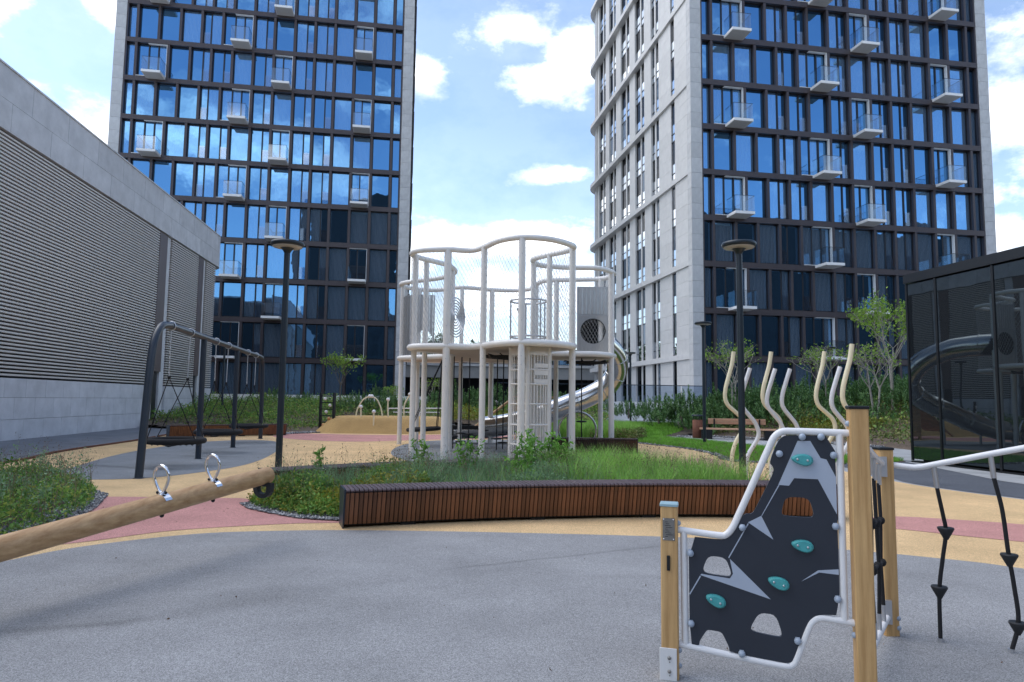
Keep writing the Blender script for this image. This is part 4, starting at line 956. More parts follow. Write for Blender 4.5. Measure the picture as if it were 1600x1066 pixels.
spole('pale grey S-curved pole standing between two cream ones', 5.50, 13.7, GRY, 'polegrey')
spole('pale grey S-curved pole beside the tallest cream one', 6.05, 12.75, GRY, 'polegrey')

# ------------------------------------------------------------------ play tower
pt = thing('play_tower', 'white wavy two-level play tower with netting and a steel tube slide', 'play tower', (0, 20, 0))
OUT = [(-2.72, 18.1), (-2.45, 17.67), (-1.72, 17.5), (-1.12, 17.6), (-.75, 17.2), (-.34, 16.45), (.22, 16.08), (.9, 16.25), (1.41, 16.77), (1.55, 17.15), (1.38, 17.55), (.98, 18.0), (.61, 18.5), (.57, 18.95), (.81, 19.45), (1.57, 19.72), (2.45, 19.76), (2.97, 20.3), (3.1, 20.85), (2.81, 21.5), (1.9, 21.75), (1.1, 21.95), (.82, 22.6), (.75, 23.4), (.21, 24.0), (-.72, 23.95), (-1.78, 23.5), (-2.6, 24.1), (-3.3, 24.1), (-3.76, 23.49), (-3.74, 22.83), (-3.07, 22.25), (-2.28, 21.65), (-1.77, 20.7), (-1.85, 19.7), (-2.25, 19.05), (-2.58, 18.6)]
OW = smooth_path([(x, y-20, 0) for x, y in OUT], 4, True)
ZD, ZR = 2.87, 5.40
obj('top_rail', MB().tube([p+Vector((0, 0, ZR)) for p in OW], .075, 10, True), M['cream'], pt)
obj('deck_ring', MB().tube([p+Vector((0, 0, ZD)) for p in OW], .082, 10, True), M['cream'], pt)
bm = bmesh.new(); vs = [bm.verts.new((p.x, p.y, ZD-.05)) for p in OW]; f = bm.faces.new(vs); r = bmesh.ops.extrude_face_region(bm, geom=[f])
for v in r['geom']:
    if isinstance(v, bmesh.types.BMVert): v.co.z += .07
bmesh.ops.triangulate(bm, faces=bm.faces); bmesh.ops.recalc_face_normals(bm, faces=bm.faces); me = bpy.data.meshes.new('deck'); bm.to_mesh(me); bm.free(); me.materials.append(M['deckb']); link(bpy.data.objects.new('deck', me), pt)
for x, y, r_, hi in [(-2.62, 18.2, .075, 1), (-1.69, 17.52, .095, 1), (-.73, 17.15, .078, 1), (.22, 16.09, .082, 1), (1.52, 17.15, .082, 1), (.98, 18.0, .075, 1), (.58, 18.85, .075, 1), (1.75, 19.75, .08, 1), (2.97, 20.35, .085, 1), (2.80, 21.5, .075, 1), (1.42, 21.85, .078, 1), (.80, 22.8, .075, 1), (-.72, 23.95, .085, 1), (-2.42, 18.92, .075, 1), (-1.80, 20.1, .08, 1), (-3.72, 22.95, .075, 1), (-3.3, 24.05, .07, 1), (-1.75, 23.5, .07, 1)]:
    p = obj('post', MB().tube([(x, y-20, 0), (x, y-20, ZR)], r_, 12), M['cream'], pt)
    bt = MB()
    for z in (.35, .55, 2.35, 2.55, 3.4, 4.3, 5.0): bt.ball((x, y-20-r_, z), .012, 5)
    obj('bolt', bt, M['zinc'], p)
# net strung between deck and rail
acc2 = [0]
for i in range(len(OW)): acc2.append(acc2[-1]+(OW[(i+1) % len(OW)]-OW[i]).length)
tot2 = acc2[-1]; xs_ = np.array([p.x for p in OW]+[OW[0].x]); ys_ = np.array([p.y for p in OW]+[OW[0].y])
def along(s): s = s % tot2; return np.interp(s, acc2, xs_), np.interp(s, acc2, ys_)
nv, nf = [], []; step = .105; kk = int(tot2/step); seg = 10; hgt = ZR-ZD-.12
for i in range(kk):
    for sg in (-1, 1):
        o_ = len(nv)
        for j in range(seg+1):
            s = i*step+sg*j/seg*hgt*.58; x, y = along(s); z = ZD+.06+hgt*j/seg
            for a in range(3): nv.append((x+0.0036*math.cos(a*2.1), y+.0036*math.sin(a*2.1), z+.003*math.sin(a*2.1+1)))
        for j in range(seg):
            for a in range(3): nf.append((o_+3*j+a, o_+3*j+(a+1) % 3, o_+3*j+3+(a+1) % 3, o_+3*j+3+a))
tag(obj('net', raw_mesh('net', nv, nf, M['net']), None, pt), kind='stuff')
# barred climbing shaft
cg = MB(); cx_, cy_ = .47, -3.08; rc = .50
cage = obj('climbing_shaft', MB().lathe([(rc+.012, 2.60), (rc+.012, 2.82), (rc-.012, 2.82), (rc-.012, 2.60), (rc+.012, 2.60)], (cx_, cy_, 0), 36), M['cream'], pt)
bar_m = MB().tube([(0, 0, .05), (0, 0, 2.62)], .014, 6).mesh('shaft_bar', [M['cream']])
for i in range(40):
    a = 2*PI*i/40
    if 3.9 < a < 4.3: continue
    obj('shaft_bar', bar_m, None, cage, (cx_+rc*math.cos(a), cy_+rc*math.sin(a), 0))
for z in (.08, .45, .92, 1.42, 1.90, 2.25): obj('shaft_ring', MB().tube([(cx_+rc*math.cos(a), cy_+rc*math.sin(a), z) for a in [2*PI*i/32 for i in range(32)]], .022, 8, True), M['cream'], cage)
for a in (3.35, 4.55, 5.75, .6, 2.0): obj('shaft_post', MB().tube([(cx_+rc*math.cos(a), cy_+rc*math.sin(a), 0), (cx_+rc*math.cos(a), cy_+rc*math.sin(a), 2.8)], .055, 10), M['cream'], cage)
for z0, z1 in ((1.92, 2.02), (2.12, 2.23), (2.30, 2.40)):
    sg = MB(); k_ = 16
    sg.add([(cx_+(rc+.016)*math.cos(a), cy_+(rc+.016)*math.sin(a), z) for z in (z0, z1) for a in [4.9+1.6*i/k_ for i in range(k_+1)]], [(i, i+1, k_+2+i, k_+1+i) for i in range(k_)], 0, True)
    obj('shaft_panel', sg, M['cream'], cage)
# slide
spts = smooth_path([(2.55, 1.35, 3.70), (2.62, 2.1, 3.72), (3.0, 3.0, 3.60), (3.55, 3.65, 3.18), (3.72, 4.1, 2.62), (3.40, 4.35, 2.06), (2.75, 4.35, 1.66), (2.0, 4.2, 1.36), (1.0, 4.05, .98), (.2, 4.0, .74), (-.5, 4.0, .60), (-1.0, 4.0, .55)], 6)
sd = obj('slide_tube', MB().tube(spts, .37, 24, caps=False), M['steel'], pt)
ex = []; n_ = 14
vs = []
for x in (-1.0, -2.0):
    for j in range(n_+1):
        a = PI+PI*j/n_; vs.append((x, 4.0+.37*math.cos(a), (.55 if x > -1.5 else .50)+.37*math.sin(a)))
    for j in range(n_, -1, -1):
        a = PI+PI*j/n_; vs.append((x, 4.0+.35*math.cos(a), (.55 if x > -1.5 else .50)+.35*math.sin(a)))
m_ = 2*(n_+1)
obj('slide_exit', MB().add(vs, [(i, (i+1) % m_, m_+(i+1) % m_, m_+i) for i in range(m_)], 0, True), M['steel'], sd)
obj('exit_lip', MB().box(-2.02, -.98, 3.60, 3.66, .50, .62).box(-2.10, -1.98, 3.6, 4.4, .10, .64), M['black'], sd)
for i in (6, 14, 20, 26, 32, 40, 48, 54, 60):
    if i < len(spts)-1:
        c = spts[i]; d = (spts[i+1]-spts[i]).normalized(); u_ = d.orthogonal().normalized(); w_ = d.cross(u_)
        obj('slide_flange', MB().tube([c+(u_*math.cos(a)+w_*math.sin(a))*.375 for a in [2*PI*j/24 for j in range(24)]], .016, 6, True), M['steel'], sd)
for x, y, z in ((.3, 4.0, .4), (-1.5, 4.0, .14), (2.0, 4.2, 1.0)): obj('slide_support', MB().tube([(x, y, 0), (x, y, z)], .04, 8), M['zinc'], sd)
# start panel with its round dark mouth
sp0 = MB(); pn = 28; ring = [(2.54+.40*math.cos(2*PI*i/pn), 3.70+.40*math.sin(2*PI*i/pn)) for i in range(pn)]
bm = bmesh.new(); ed = []
for loop in ([(2.07, 2.96), (3.02, 2.96), (3.02, 5.06), (2.07, 5.06)], ring):
    vv = [bm.verts.new((x, 1.30, z)) for x, z in loop]
    for i in range(len(vv)): ed.append(bm.edges.new((vv[i], vv[(i+1) % len(vv)])))
bmesh.ops.triangle_fill(bm, edges=ed, use_beauty=True); g = bmesh.ops.extrude_face_region(bm, geom=bm.faces[:])
for v in [v for v in g['geom'] if isinstance(v, bmesh.types.BMVert)]: v.co.y += .03
bmesh.ops.recalc_face_normals(bm, faces=bm.faces); me = bpy.data.meshes.new('slide_panel'); bm.to_mesh(me); bm.free(); me.materials.append(M['brushed']); spn = link(bpy.data.objects.new('slide_panel', me), pt)
obj('mouth_shade', MB().lathe([(.40, 1.31), (.385, 1.9), (.375, 2.6), (.001, 2.61)], (2.54, 0, 3.70), 28, axis='Y'), M['black'], spn)  # closed black cup: the shade inside the slide tube, put in as colour
fr_ = MB()
for (x0, x1, z0, z1) in ((2.03, 2.07, 2.95, 5.1), (3.02, 3.06, 2.95, 5.1), (2.07, 3.02, 5.06, 5.1), (2.07, 3.02, 4.17, 4.21)): fr_.box(x0, x1, 1.27, 1.35, z0, z1)
obj('panel_frame', fr_, M['zinc'], spn)
cor = MB(); k_ = 40
cv_ = [(2.08+.93*i/k_, 1.26+.018*math.sin(i*1.2), z) for z in (4.22, 5.05) for i in range(k_+1)]
cor.add(cv_, [(i, i+1, k_+2+i, k_+1+i) for i in range(k_)], 0, True); obj('corrugated_panel', cor, M['brushed'], spn)
# curved sheet with an arched opening in the back pod
cs = MB(); k_ = 36
ang = [PI*1.05+PI*.62*i/k_ for i in range(k_+1)]
P2 = [(-2.95+.75*math.cos(a), 3.1+.75*math.sin(a)+.012*math.sin(i*2.2)) for i, a in enumerate(ang)]
for i in range(k_):
    f = i/k_; zb = 2.95
    if .55 < f < .95: zb = 3.35+.42*math.sqrt(max(0, 1-((f-.75)/.20)**2))
    a_, b_ = P2[i], P2[i+1]; cs.add([(*a_, zb), (*b_, zb), (*b_, 4.95), (*a_, 4.95)], [(0, 1, 2, 3)], 0, True)
obj('curved_sheet', cs, M['brushed'], pt)
# spiral disc, hoop funnel
dz = MB(); dc = Vector((-1.62, -.6, 3.85))
for r_ in (.06, .12, .18, .24, .30, .36, .42): dz.tube([(dc.x+r_*.55*math.cos(a), dc.y+r_*.83*math.cos(a), dc.z+r_*1.35*math.sin(a)) for a in [2*PI*i/28 for i in range(28)]], .019, 6, True)
obj('spiral_disc', dz, M['zinc'], pt)
fz = MB()
for r_, z in ((.50, 4.25), (.50, 3.25)): fz.tube([(.45+r_*math.cos(a), -1.2+r_*math.sin(a), z) for a in [2*PI*i/30 for i in range(30)]], .026, 8, True)
for a in (.4, 1.7, 3.0, 4.2, 5.4): fz.tube([(.45+.5*math.cos(a), -1.2+.5*math.sin(a), 2.9), (.45+.5*math.cos(a), -1.2+.5*math.sin(a), 4.25)], .022, 8)
obj('guard_hoop', fz, M['zinc'], pt)
ws = MB()
for k in range(4): ws.tube([(.12+.10*math.cos(a)+.04*k, -1.5+.05*k, 3.45+(.5-.1*k)*math.sin(a)*.9+.1) for a in [PI*i/14-PI/2 for i in range(15)]], .03, 6)
obj('bent_bars', ws, M['zinc'], pt)
# webs under the decks
for (x, y) in ((-.1, 18.4), (2.25, 20.6)):
    wb = MB()
    for r_ in (.15, .32, .48, .62): wb.tube([(x+r_*math.cos(a)*(1+.08*math.cos(5*a)), y-20+r_*math.sin(a), 2.70-.10*(1-r_)) for a in [2*PI*i/20 for i in range(20)]], .022, 5, True)
    for i in range(10): a = 2*PI*i/10; wb.tube([(x, y-20, 2.6), (x+.66*math.cos(a), y-20+.66*math.sin(a), 2.72)], .018, 5)
    obj('rope_web', wb, M['rope'], pt)
# things hanging from it
def disc_rope(label, x, y, zs_, grp='ropes with rubber discs under the play tower'):
    t = thing('disc_rope', label, 'rope', (x, y, 0), 0, grp)
    obj('rope', MB().tube([(0, 0, .06), (0, 0, 2.80)], .017, 6), M['rope'], t)
    for z in zs_: obj('disc', MB().lathe([(.02, z-.03), (.15, z-.02), (.165, z), (.15, z+.02), (.02, z+.03)], n=12), M['rubberblack'], t)
dl_ = 'black rope with rubber discs hanging below the white play tower'
for x, y, zs_ in ((-1.72, 20.4, (.42,)), (-1.52, 20.8, (.5, .25)), (-1.30, 21.2, (.46,)), (-.98, 21.4, (.42,)), (-.82, 20.6, (.4, .6)), (-.42, 20.2, (.38,)), (-.24, 20.5, (.5, .25)), (-.08, 20.0, (.42,)), (.0, 20.7, (.55,))): disc_rope(dl_, x, y, zs_)
disc_rope('single black rope hanging before the tube slide', 2.1, 20.5, (.9,), None)
t = thing('nest_swing', 'tilted black nest seat hanging below the white play tower', 'swing', (-2.78, 21.9, .56), 0)
obj('ring', MB().tube([(.5*math.cos(a), .5*math.sin(a), .03*math.cos(a)) for a in [2*PI*i/24 for i in range(24)]], .06, 8, True), M['rope'], t)
wb = MB()
for i in range(-3, 4): hl = math.sqrt(.47**2-(i*.12)**2); wb.tube([(i*.12, -hl, 0), (i*.12, hl, 0)], .012, 5); wb.tube([(-hl, i*.12, 0), (hl, i*.12, 0)], .012, 5)
obj('web', wb, M['rope'], t)
for x, y in ((-.42, -.2), (-.42, .2), (.42, -.2), (.42, .2)): obj('rope', MB().tube([(x, y, 0), (.55, y*.4, 2.2)], .014, 6), M['rope'], t)
t = thing('steel_hoop', 'large upright stainless hoop standing by the play tower posts', 'hoop', (2.02, 20.9, 0))
obj('hoop', MB().tube([(.57*math.cos(a), 0, .62+.57*math.sin(a)) for a in [2*PI*i/40 for i in range(40)]], .032, 10, True), M['steel'], t); obj('foot', MB().cyl((0, 0, 0), .05, 0, .06, 10), M['zinc'], t)

# wooden hut behind the tower
hut = thing('wooden_hut', 'small wooden climbing hut with a sloping plank ramp behind the play tower', 'play hut', (0, 27.5, 0))
for k in range(6): obj('plank', MB().box(.05+.0, 1.55, -.6, -.56, .15+.235*k, .375+.235*k), M['hutwood'], hut)
for x in (.0, 1.56): obj('corner_post', MB().box(x-.05, x+.05, -.6, -.5, 0, 1.62), M['hutwood'], hut)
obj('roof_board', MB().box(-.1, 1.7, -.7, .6, 1.63, 1.68), M['hutwood'], hut)
for k in range(9):
    f0, f1 = k/9, (k+.9)/9; obj('ramp_plank', MB().add([(-1.5+1.5*f0, -.6, .35+1.15*f0), (-1.5+1.5*f1, -.6, .35+1.15*f1), (-1.5+1.5*f1, .5, .35+1.15*f1), (-1.5+1.5*f0, .5, .35+1.15*f0)]+[(-1.5+1.5*f0, -.6, .40+1.15*f0), (-1.5+1.5*f1, -.6, .40+1.15*f1), (-1.5+1.5*f1, .5, .40+1.15*f1), (-1.5+1.5*f0, .5, .40+1.15*f0)], [(0, 3, 2, 1), (4, 5, 6, 7), (0, 1, 5, 4), (1, 2, 6, 5), (2, 3, 7, 6), (3, 0, 4, 7)]), M['hutwood'], hut)
obj('ramp_beam', MB().tube([(-1.75, -.65, .2), (.1, -.65, 1.62)], .05, 8), M['hutwood'], hut)

# ------------------------------------------------------------------ mound and small far equipment
mo = MB(); nseg = 40; rings = []
for f, z in ((1, .0), (.92, .26), (.85, .50), (.805, .64), (.76, .70), (.3, .72)):
    for i in range(nseg):
        a = 2*PI*i/nseg; ex_ = .55
        cxx = math.copysign(abs(math.cos(a))**ex_, math.cos(a)); syy = math.copysign(abs(math.sin(a))**ex_, math.sin(a)); rings.append((-5.75+3.05*f*cxx+.15*z, 31.6+2.1*f*syy, z))
mo.add(rings, [(k*nseg+i, k*nseg+(i+1) % nseg, (k+1)*nseg+(i+1) % nseg, (k+1)*nseg+i) for k in range(5) for i in range(nseg)]+[tuple(5*nseg+i for i in range(nseg))], 0, True)
tag(obj('rubber_mound', mo, M['mound']), kind='structure')
def knob_post(label, pts):
    b = Vector(pts[0]); t = thing('knob_post', label, 'play post', tuple(b), 0, 'slim play posts on the yellow mound'); P = smooth_path([Vector(p)-b for p in pts], 5)
    obj('stem', MB().tube(P, .032, 8), M['brown'] if False else M['polecream'], t); obj('knob', MB().ball(tuple(P[-1]), .085, 10), M['pale'], t)
knob_post('slim arched post leaning to meet its twin on the yellow mound', [(-7.05, 31.2, .6), (-7.0, 31.2, 1.0), (-6.75, 31.2, 1.45), (-6.45, 31.2, 1.62)])
knob_post('slim arched post leaning back to its twin beside the short posts', [(-5.85, 31.2, .6), (-5.9, 31.2, 1.0), (-6.1, 31.2, 1.45), (-6.35, 31.2, 1.62)])
knob_post('short straight post with pale knob before the arched pair', [(-6.55, 30.2, .35), (-6.6, 30.2, .7), (-6.62, 30.2, 1.15)])
knob_post('shortest straight post with pale knob low on the mound', [(-5.95, 29.75, .1), (-5.95, 29.75, .5), (-5.95, 29.75, .95)])
knob_post('tall straight post with pale knob between arch and bent post', [(-5.45, 30.6, .5), (-5.5, 30.6, 1.0), (-5.5, 30.6, 1.48)])
knob_post('bent post whose pale knob leans out above the mound', [(-4.72, 30.4, .4), (-4.75, 30.4, .9), (-4.72, 30.4, 1.3), (-4.5, 30.4, 1.72)])
knob_post('short straight post with pale knob beside the bent post', [(-4.85, 30.2, .4), (-4.85, 30.2, .8), (-4.85, 30.2, 1.15)])
rl = thing('low_rail', 'low pale steel rail standing on the planted ground past the mound', 'rail', (-4.9, 35.2, 0))
obj('rail', MB().tube([(-1.4, 0, .5), (-1.4, 0, 1.02), (1.7, 0, 1.06), (1.7, 0, .5)], .03, 8).tube([(-1.2, .3, .82), (1.2, .3, .84)], .025, 8), M['pale'], rl)
for x in (-1.4, .2, 1.7): obj('leg', MB().tube([(x, 0, 0), (x, 0, 1.0)], .03, 8), M['pale'], rl)
ab = thing('activity_board', 'dark ladder-like activity board with small orange beads by the mound', 'play board', (-8.2, 30.6, 0), R(-35))
for x in (-.45, .45): obj('post', MB().box(x-.05, x+.05, -.05, .05, 0, 1.75), M['black'], ab)
for k in range(5): obj('rung', MB().box(-.40, .40, -.03, .03, .42+.29*k, .46+.29*k), M['black'], ab)
for k, (x, c) in enumerate(((-.2, 'orange'), (.15, 'orange'), (-.05, 'pale'), (.2, 'pale'), (-.15, 'pale'))): obj('bead', MB().ball((x, -.02, .32+.29*k), .075, 10), M[c], ab)
wb_ = thing('park_bench', 'timber park bench with backrest on black block legs by the garden path', 'bench', (9.35, 28.4, 0), R(-14))
for k in range(4): obj('seat_plank', MB().bbox(-1.5, 1.5, -.26+.135*k, -.135+.135*k, .40, .46, .008), M['seatwood'], wb_)
for k in range(2): obj('back_plank', MB().bbox(-1.15, 1.15, .30+.03*k, .345+.03*k, .62+.12*k, .73+.12*k, .008), M['seatwood'], wb_)
for x in (-.9, .9): obj('back_bracket', MB().box(x-.03, x+.03, .25, .29, .40, .84), M['black'], wb_)
for x in (-1.22, 1.27): obj('leg', MB().box(x-.22, x+.22, -.27, .27, 0, .395), M['black'], wb_)
bn_ = thing('litter_bin', 'round rust-brown litter bin with dark lid beside the timber bench', 'bin', (7.95, 29.2, 0))
obj('body', MB().lathe([(.20, .0), (.235, .02), (.235, .78), (.21, .78), (.20, .1)], n=20), M['rust'], bn_); obj('lid', MB().lathe([(.255, .93), (.26, .95), (.25, .99), (.001, 1.0)], n=20), M['lampdark'], bn_)
for a in (.5, 2.6, 4.7): obj('lid_bracket', MB().box(.21*math.cos(a)-.015, .21*math.cos(a)+.015, .21*math.sin(a)-.015, .21*math.sin(a)+.015, .78, .935), M['black'], bn_)

# ------------------------------------------------------------------ planting
FRONT = [(-3.75, 9.8), (-3.45, 9.35), (-3.1, 9.02), (-2.6, 8.66), (-1.95, 8.52), (-1.0, 8.86), (.4, 9.2), (1.7, 9.45), (3.0, 9.55), (3.8, 9.6), (4.2, 11.2), (4.0, 12.6), (3.2, 13.0), (2.6, 14.2), (1.6, 15.2), (.4, 14.6), (.2, 12.9), (-1.2, 12.1), (-2.5, 11.2), (-3.5, 10.45)]
LEFT = [(-5.13, 7.03), (-5.2, 7.7), (-5.3, 8.4), (-5.6, 9.25), (-6.15, 10.3), (-6.9, 11.4), (-7.9, 12.1), (-9.2, 12.2), (-9.8, 10.5), (-9.2, 7.5), (-7.5, 5.6), (-6, 5.9)]
sheet('planting_bed', FRONT, .014, M['soil']); sheet('planting_bed', LEFT, .014, M['soil'])
def h_noise(x, y, s=1.0): return .5+.25*np.sin(1.9*s*x+.7*np.sin(1.3*s*y))+.25*np.sin(2.3*s*y+1.1+.8*np.sin(1.7*s*x))
def stuff(o, label, cat): return tag(o, label, cat, None, 'stuff')
def bush_points(poly, n, hmax, shell=.45, s=1.0, taper=.45):
    q = scatter(poly, n); x, y = q[:, 0], q[:, 1]
    # distance to the bed edge keeps the foliage domed
    P = np.array([p[:2] for p in poly]); dmin = np.full(len(q), 9.0)
    for i in range(len(P)):
        a, b = P[i], P[(i+1) % len(P)]; t = np.clip(((q-a)@(b-a))/max(1e-9, (b-a)@(b-a)), 0, 1); dmin = np.minimum(dmin, np.linalg.norm(q-(a+t[:, None]*(b-a)), axis=1))
    h = hmax*h_noise(x, y, s)*np.clip(.25+dmin/taper, 0, 1); z = h*RNG.uniform(shell, 1.0, len(q))
    return np.stack([x, y, z+.02], 1)
def sub(x0, x1, y0, y1): return [(x0, y0), (x1, y0), (x1, y1), (x0, y1)]
def clip_poly(poly, f): return poly
# left bed
stuff(leaves(bush_points(LEFT, 26000, .52, .35, 1.6), .050, LEAF['shrub'], 'bed_foliage'), 'low leafy shrubs filling the bed under the log seesaw', 'shrubs')
stuff(leaves(bush_points(LEFT, 9000, .62, .5, 1.3), .035, LEAF['feather'], 'bed_foliage'), 'feathery grey-green leaves over the shrub bed beside the seesaw', 'plants')
def sprigs(poly, n, h0, h1, name, leafm, stemm, label, leaf=.02, per=16, lean=.35):
    q = scatter(poly, n); sv, sf, lp = [], [], []
    for (x, y) in q:
        h = random.uniform(h0, h1); a = random.uniform(0, 2*PI); l = lean*h*random.uniform(.2, 1); dx, dy = math.cos(a)*l, math.sin(a)*l; w = .0028
        o = len(sv)
        for f in (0, .5, 1.0):
            for k in range(3): sv.append((x+dx*f*f+w*math.cos(k*2.1)*(1.2-f), y+dy*f*f+w*math.sin(k*2.1)*(1.2-f), h*f))
        for j in range(2):
            for k in range(3): sf.append((o+3*j+k, o+3*j+(k+1) % 3, o+3*j+3+(k+1) % 3, o+3*j+3+k))
        for i in range(per):
            f = random.uniform(.5, 1.03); lp.append((x+dx*f*f+random.gauss(0, .03), y+dy*f*f+random.gauss(0, .03), h*f))
    o1 = obj(name, raw_mesh(name, sv, sf, LEAF[stemm]), None); stuff(o1, label+', thin stems', 'stems')
    stuff(leaves(lp, leaf, LEAF[leafm], name+'_heads', width=.45), label, 'flower heads'); return o1
sprigs(LEFT, 420, .45, .82, 'wild_stems', 'seed', 'straw', 'airy brown seed heads rising from the shrub bed by the seesaw', .022, 14)
sprigs(LEFT, 200, .40, .70, 'leafy_stems', 'feather', 'feather', 'slim green sprigs standing above the seesaw shrub bed', .045, 14)
# meadow bed between the benches
west = [p for p in FRONT if p[0] < -1.3]+[(-1.3, 12.1)]
WEST = [(-3.7, 9.8), (-3.4, 9.4), (-3.05, 9.08), (-2.55, 8.74), (-1.95, 8.62), (-1.3, 8.85), (-.9, 9.2), (-1.2, 11.6), (-2.4, 11.0), (-3.4, 10.3)]
MID = [(-1.6, 8.9), (-.6, 9.2), (.6, 9.45), (1.5, 9.6), (1.2, 12.6), (.2, 12.6), (-1.2, 11.9), (-2.0, 11.2)]
EAST = [(1.0, 9.5), (2.2, 9.75), (3.1, 9.9), (3.7, 10.0), (3.6, 12.4), (2.8, 13.2), (2.2, 14.4), (1.5, 14.9), (.6, 14.2), (.5, 12.4)]
stuff(leaves(bush_points(WEST, 26000, .50, .35, 2.0, .3), .045, LEAF['shrub'], 'bed_foliage'), 'rounded yellow-green shrubs at the pebble edge of the meadow bed', 'shrubs')
stuff(leaves(bush_points(WEST, 5000, .56, .55, 1.5, .3), .05, LEAF['gold'], 'bed_foliage'), 'yellowing leaf tips over the rounded shrubs', 'leaves')
def tufts(poly, n, per, h, w, lean, m, label, spread=.07):
    c = scatter(poly, n); hs = h*RNG.uniform(.55, 1.2, len(c)); k = np.repeat(np.arange(len(c)), per); a = RNG.uniform(0, 2*PI, len(k)); r = np.abs(RNG.normal(0, spread, len(k)))
    b = np.stack([c[k, 0]+r*np.cos(a), c[k, 1]+r*np.sin(a), np.full(len(k), .01)], 1)
    stuff(blades(b, hs[k], w, lean, LEAF[m], 'meadow_grass', None, a+RNG.normal(0, .4, len(k))), label, 'grass')
tufts(MID, 260, 40, .46, .0055, .55, 'feather', 'soft grey-green meadow grass tufts between the two slatted benches')
tufts(MID, 60, 40, .44, .006, .6, 'blade', 'scattered fresh green tufts in the grey-green meadow')
stuff(leaves(bush_points(MID, 26000, .52, .4, 1.7, .12), .042, LEAF['feather'], 'bed_foliage'), 'feathery grey-green meadow foliage behind the long bench', 'plants')
stuff(leaves(bush_points(MID, 7000, .42, .4, 1.2, .3), .045, LEAF['bright'], 'bed_foliage'), 'fresh green leaves mixed in the meadow bed', 'plants')
tufts(EAST, 330, 62, .50, .0062, .75, 'blade', 'bright arching green grass tufts behind the middle of the long bench')
tufts(EAST, 160, 40, .38, .006, .6, 'feather', 'darker bluish grass tufts among the bright ones behind the long bench')
stuff(leaves(bush_points(EAST, 6000, .30, .3, 1.2, .2), .05, LEAF['bright'], 'bed_foliage'), 'low leafy growth beneath the bright grass tufts', 'plants')
q = scatter([(2.6, 9.7), (4.1, 9.8), (4.3, 11.5), (3.6, 12.4), (2.8, 12.0)], 3600); stuff(blades(np.stack([q[:, 0], q[:, 1], np.full(len(q), .01)], 1), .30, .004, .5, LEAF['straw'], 'dry_grass'), 'straw-coloured thin grass by the dark lamp post', 'grass')
q = scatter([(2.0, 9.7), (4.0, 9.8), (4.0, 11.5), (2.4, 12)], 4500); stuff(leaves(np.concatenate([q, RNG.uniform(.03, .25, (len(q), 1))], 1), .045, LEAF['bright'], 'bed_foliage'), 'low fresh leaves beside the straw-coloured grass', 'plants')
BACK = [(-3.35, 9.95), (-2.32, 10.62), (-1.0, 11.45), (.1, 12.0), (.6, 12.1), (.2, 11.0), (-1.0, 10.4), (-2.3, 9.6), (-3.1, 9.4)]
tufts(BACK, 170, 40, .48, .0055, .5, 'feather', 'grey-green meadow tufts close before the weathered curved bench')
stuff(leaves(bush_points(BACK, 14000, .52, .4, 1.6, .08), .042, LEAF['shrub'], 'bed_foliage'), 'loose leafy plants close before the weathered curved bench', 'plants')
sprigs(BACK, 90, .45, .70, 'wild_stems', 'feather', 'feather', 'slender leafy stems before the weathered curved bench', .032, 16)
sprigs(BACK, 110, .5, .85, 'wild_stems', 'straw', 'seed', 'thin dry seed stalks before the weathered curved bench', .018, 10)
sprigs(EAST+[], 210, .45, .78, 'grass_plumes', 'seed', 'straw', 'brownish grass plumes waving over the meadow bed', .020, 16, .5)
sprigs([(2.0, 10.6), (4.2, 10.2), (4.4, 12.4), (3.2, 13.0), (2.0, 13)], 120, .5, .85, 'grass_plumes', 'seed', 'seed', 'reddish drooping grass plumes before the pink ground patch', .026, 12, .7)
sprigs(WEST+[], 120, .5, .85, 'wild_stems', 'seed', 'straw', 'thin dry stems above the rounded shrubs', .022, 10)
sprigs(MID, 260, .5, .85, 'wild_stems', 'seed', 'straw', 'thin dry stems above the grey-green meadow foliage', .022, 12)
def leafy_plant(label, x, y, h, n, spread, m='bright', leaf=.09):
    t = thing('leafy_plant', label, 'plant', (x, y, 0), random.uniform(0, 6), 'tall leafy plants in the meadow bed')
    st = MB(); lp = []
    for k in range(n):
        a = random.uniform(0, 2*PI); l = spread*random.uniform(.1, 1); hh = h*random.uniform(.65, 1)
        p = [(math.cos(a)*l*f, math.sin(a)*l*f, hh*f) for f in (0, .5, 1)]; st.tube(p, [.006, .005, .002], 5, caps=False)
        for i in range(int(hh*55)):
            f = random.uniform(.2, 1.02); lp.append((math.cos(a)*l*f+random.gauss(0, .022), math.sin(a)*l*f+random.gauss(0, .022), hh*f))
    obj('stem', st, LEAF['bright'], t); leaves(lp, leaf, LEAF[m], 'foliage', (0, 0, .15), .38, t)
for lab, x, y, h, n, s in (('single tall leafy spike at the lamp end of the meadow bed', -2.95, 10.55, .95, 3, .10), ('leafy stems standing before the first tower posts', -1.42, 11.35, .92, 5, .25), ('airy leafy stems before the rope discs', -.72, 11.2, .95, 6, .32),
                       ('dense bright leafy clump at the foot of the barred shaft', .42, 11.9, 1.02, 14, .42), ('bright leafy clump beside the barred shaft', .85, 12.1, .95, 12, .4), ('leafy stems close behind the middle of the long bench', .15, 11.0, .78, 9, .35)):
    leafy_plant(lab, x, y, h, n, s)
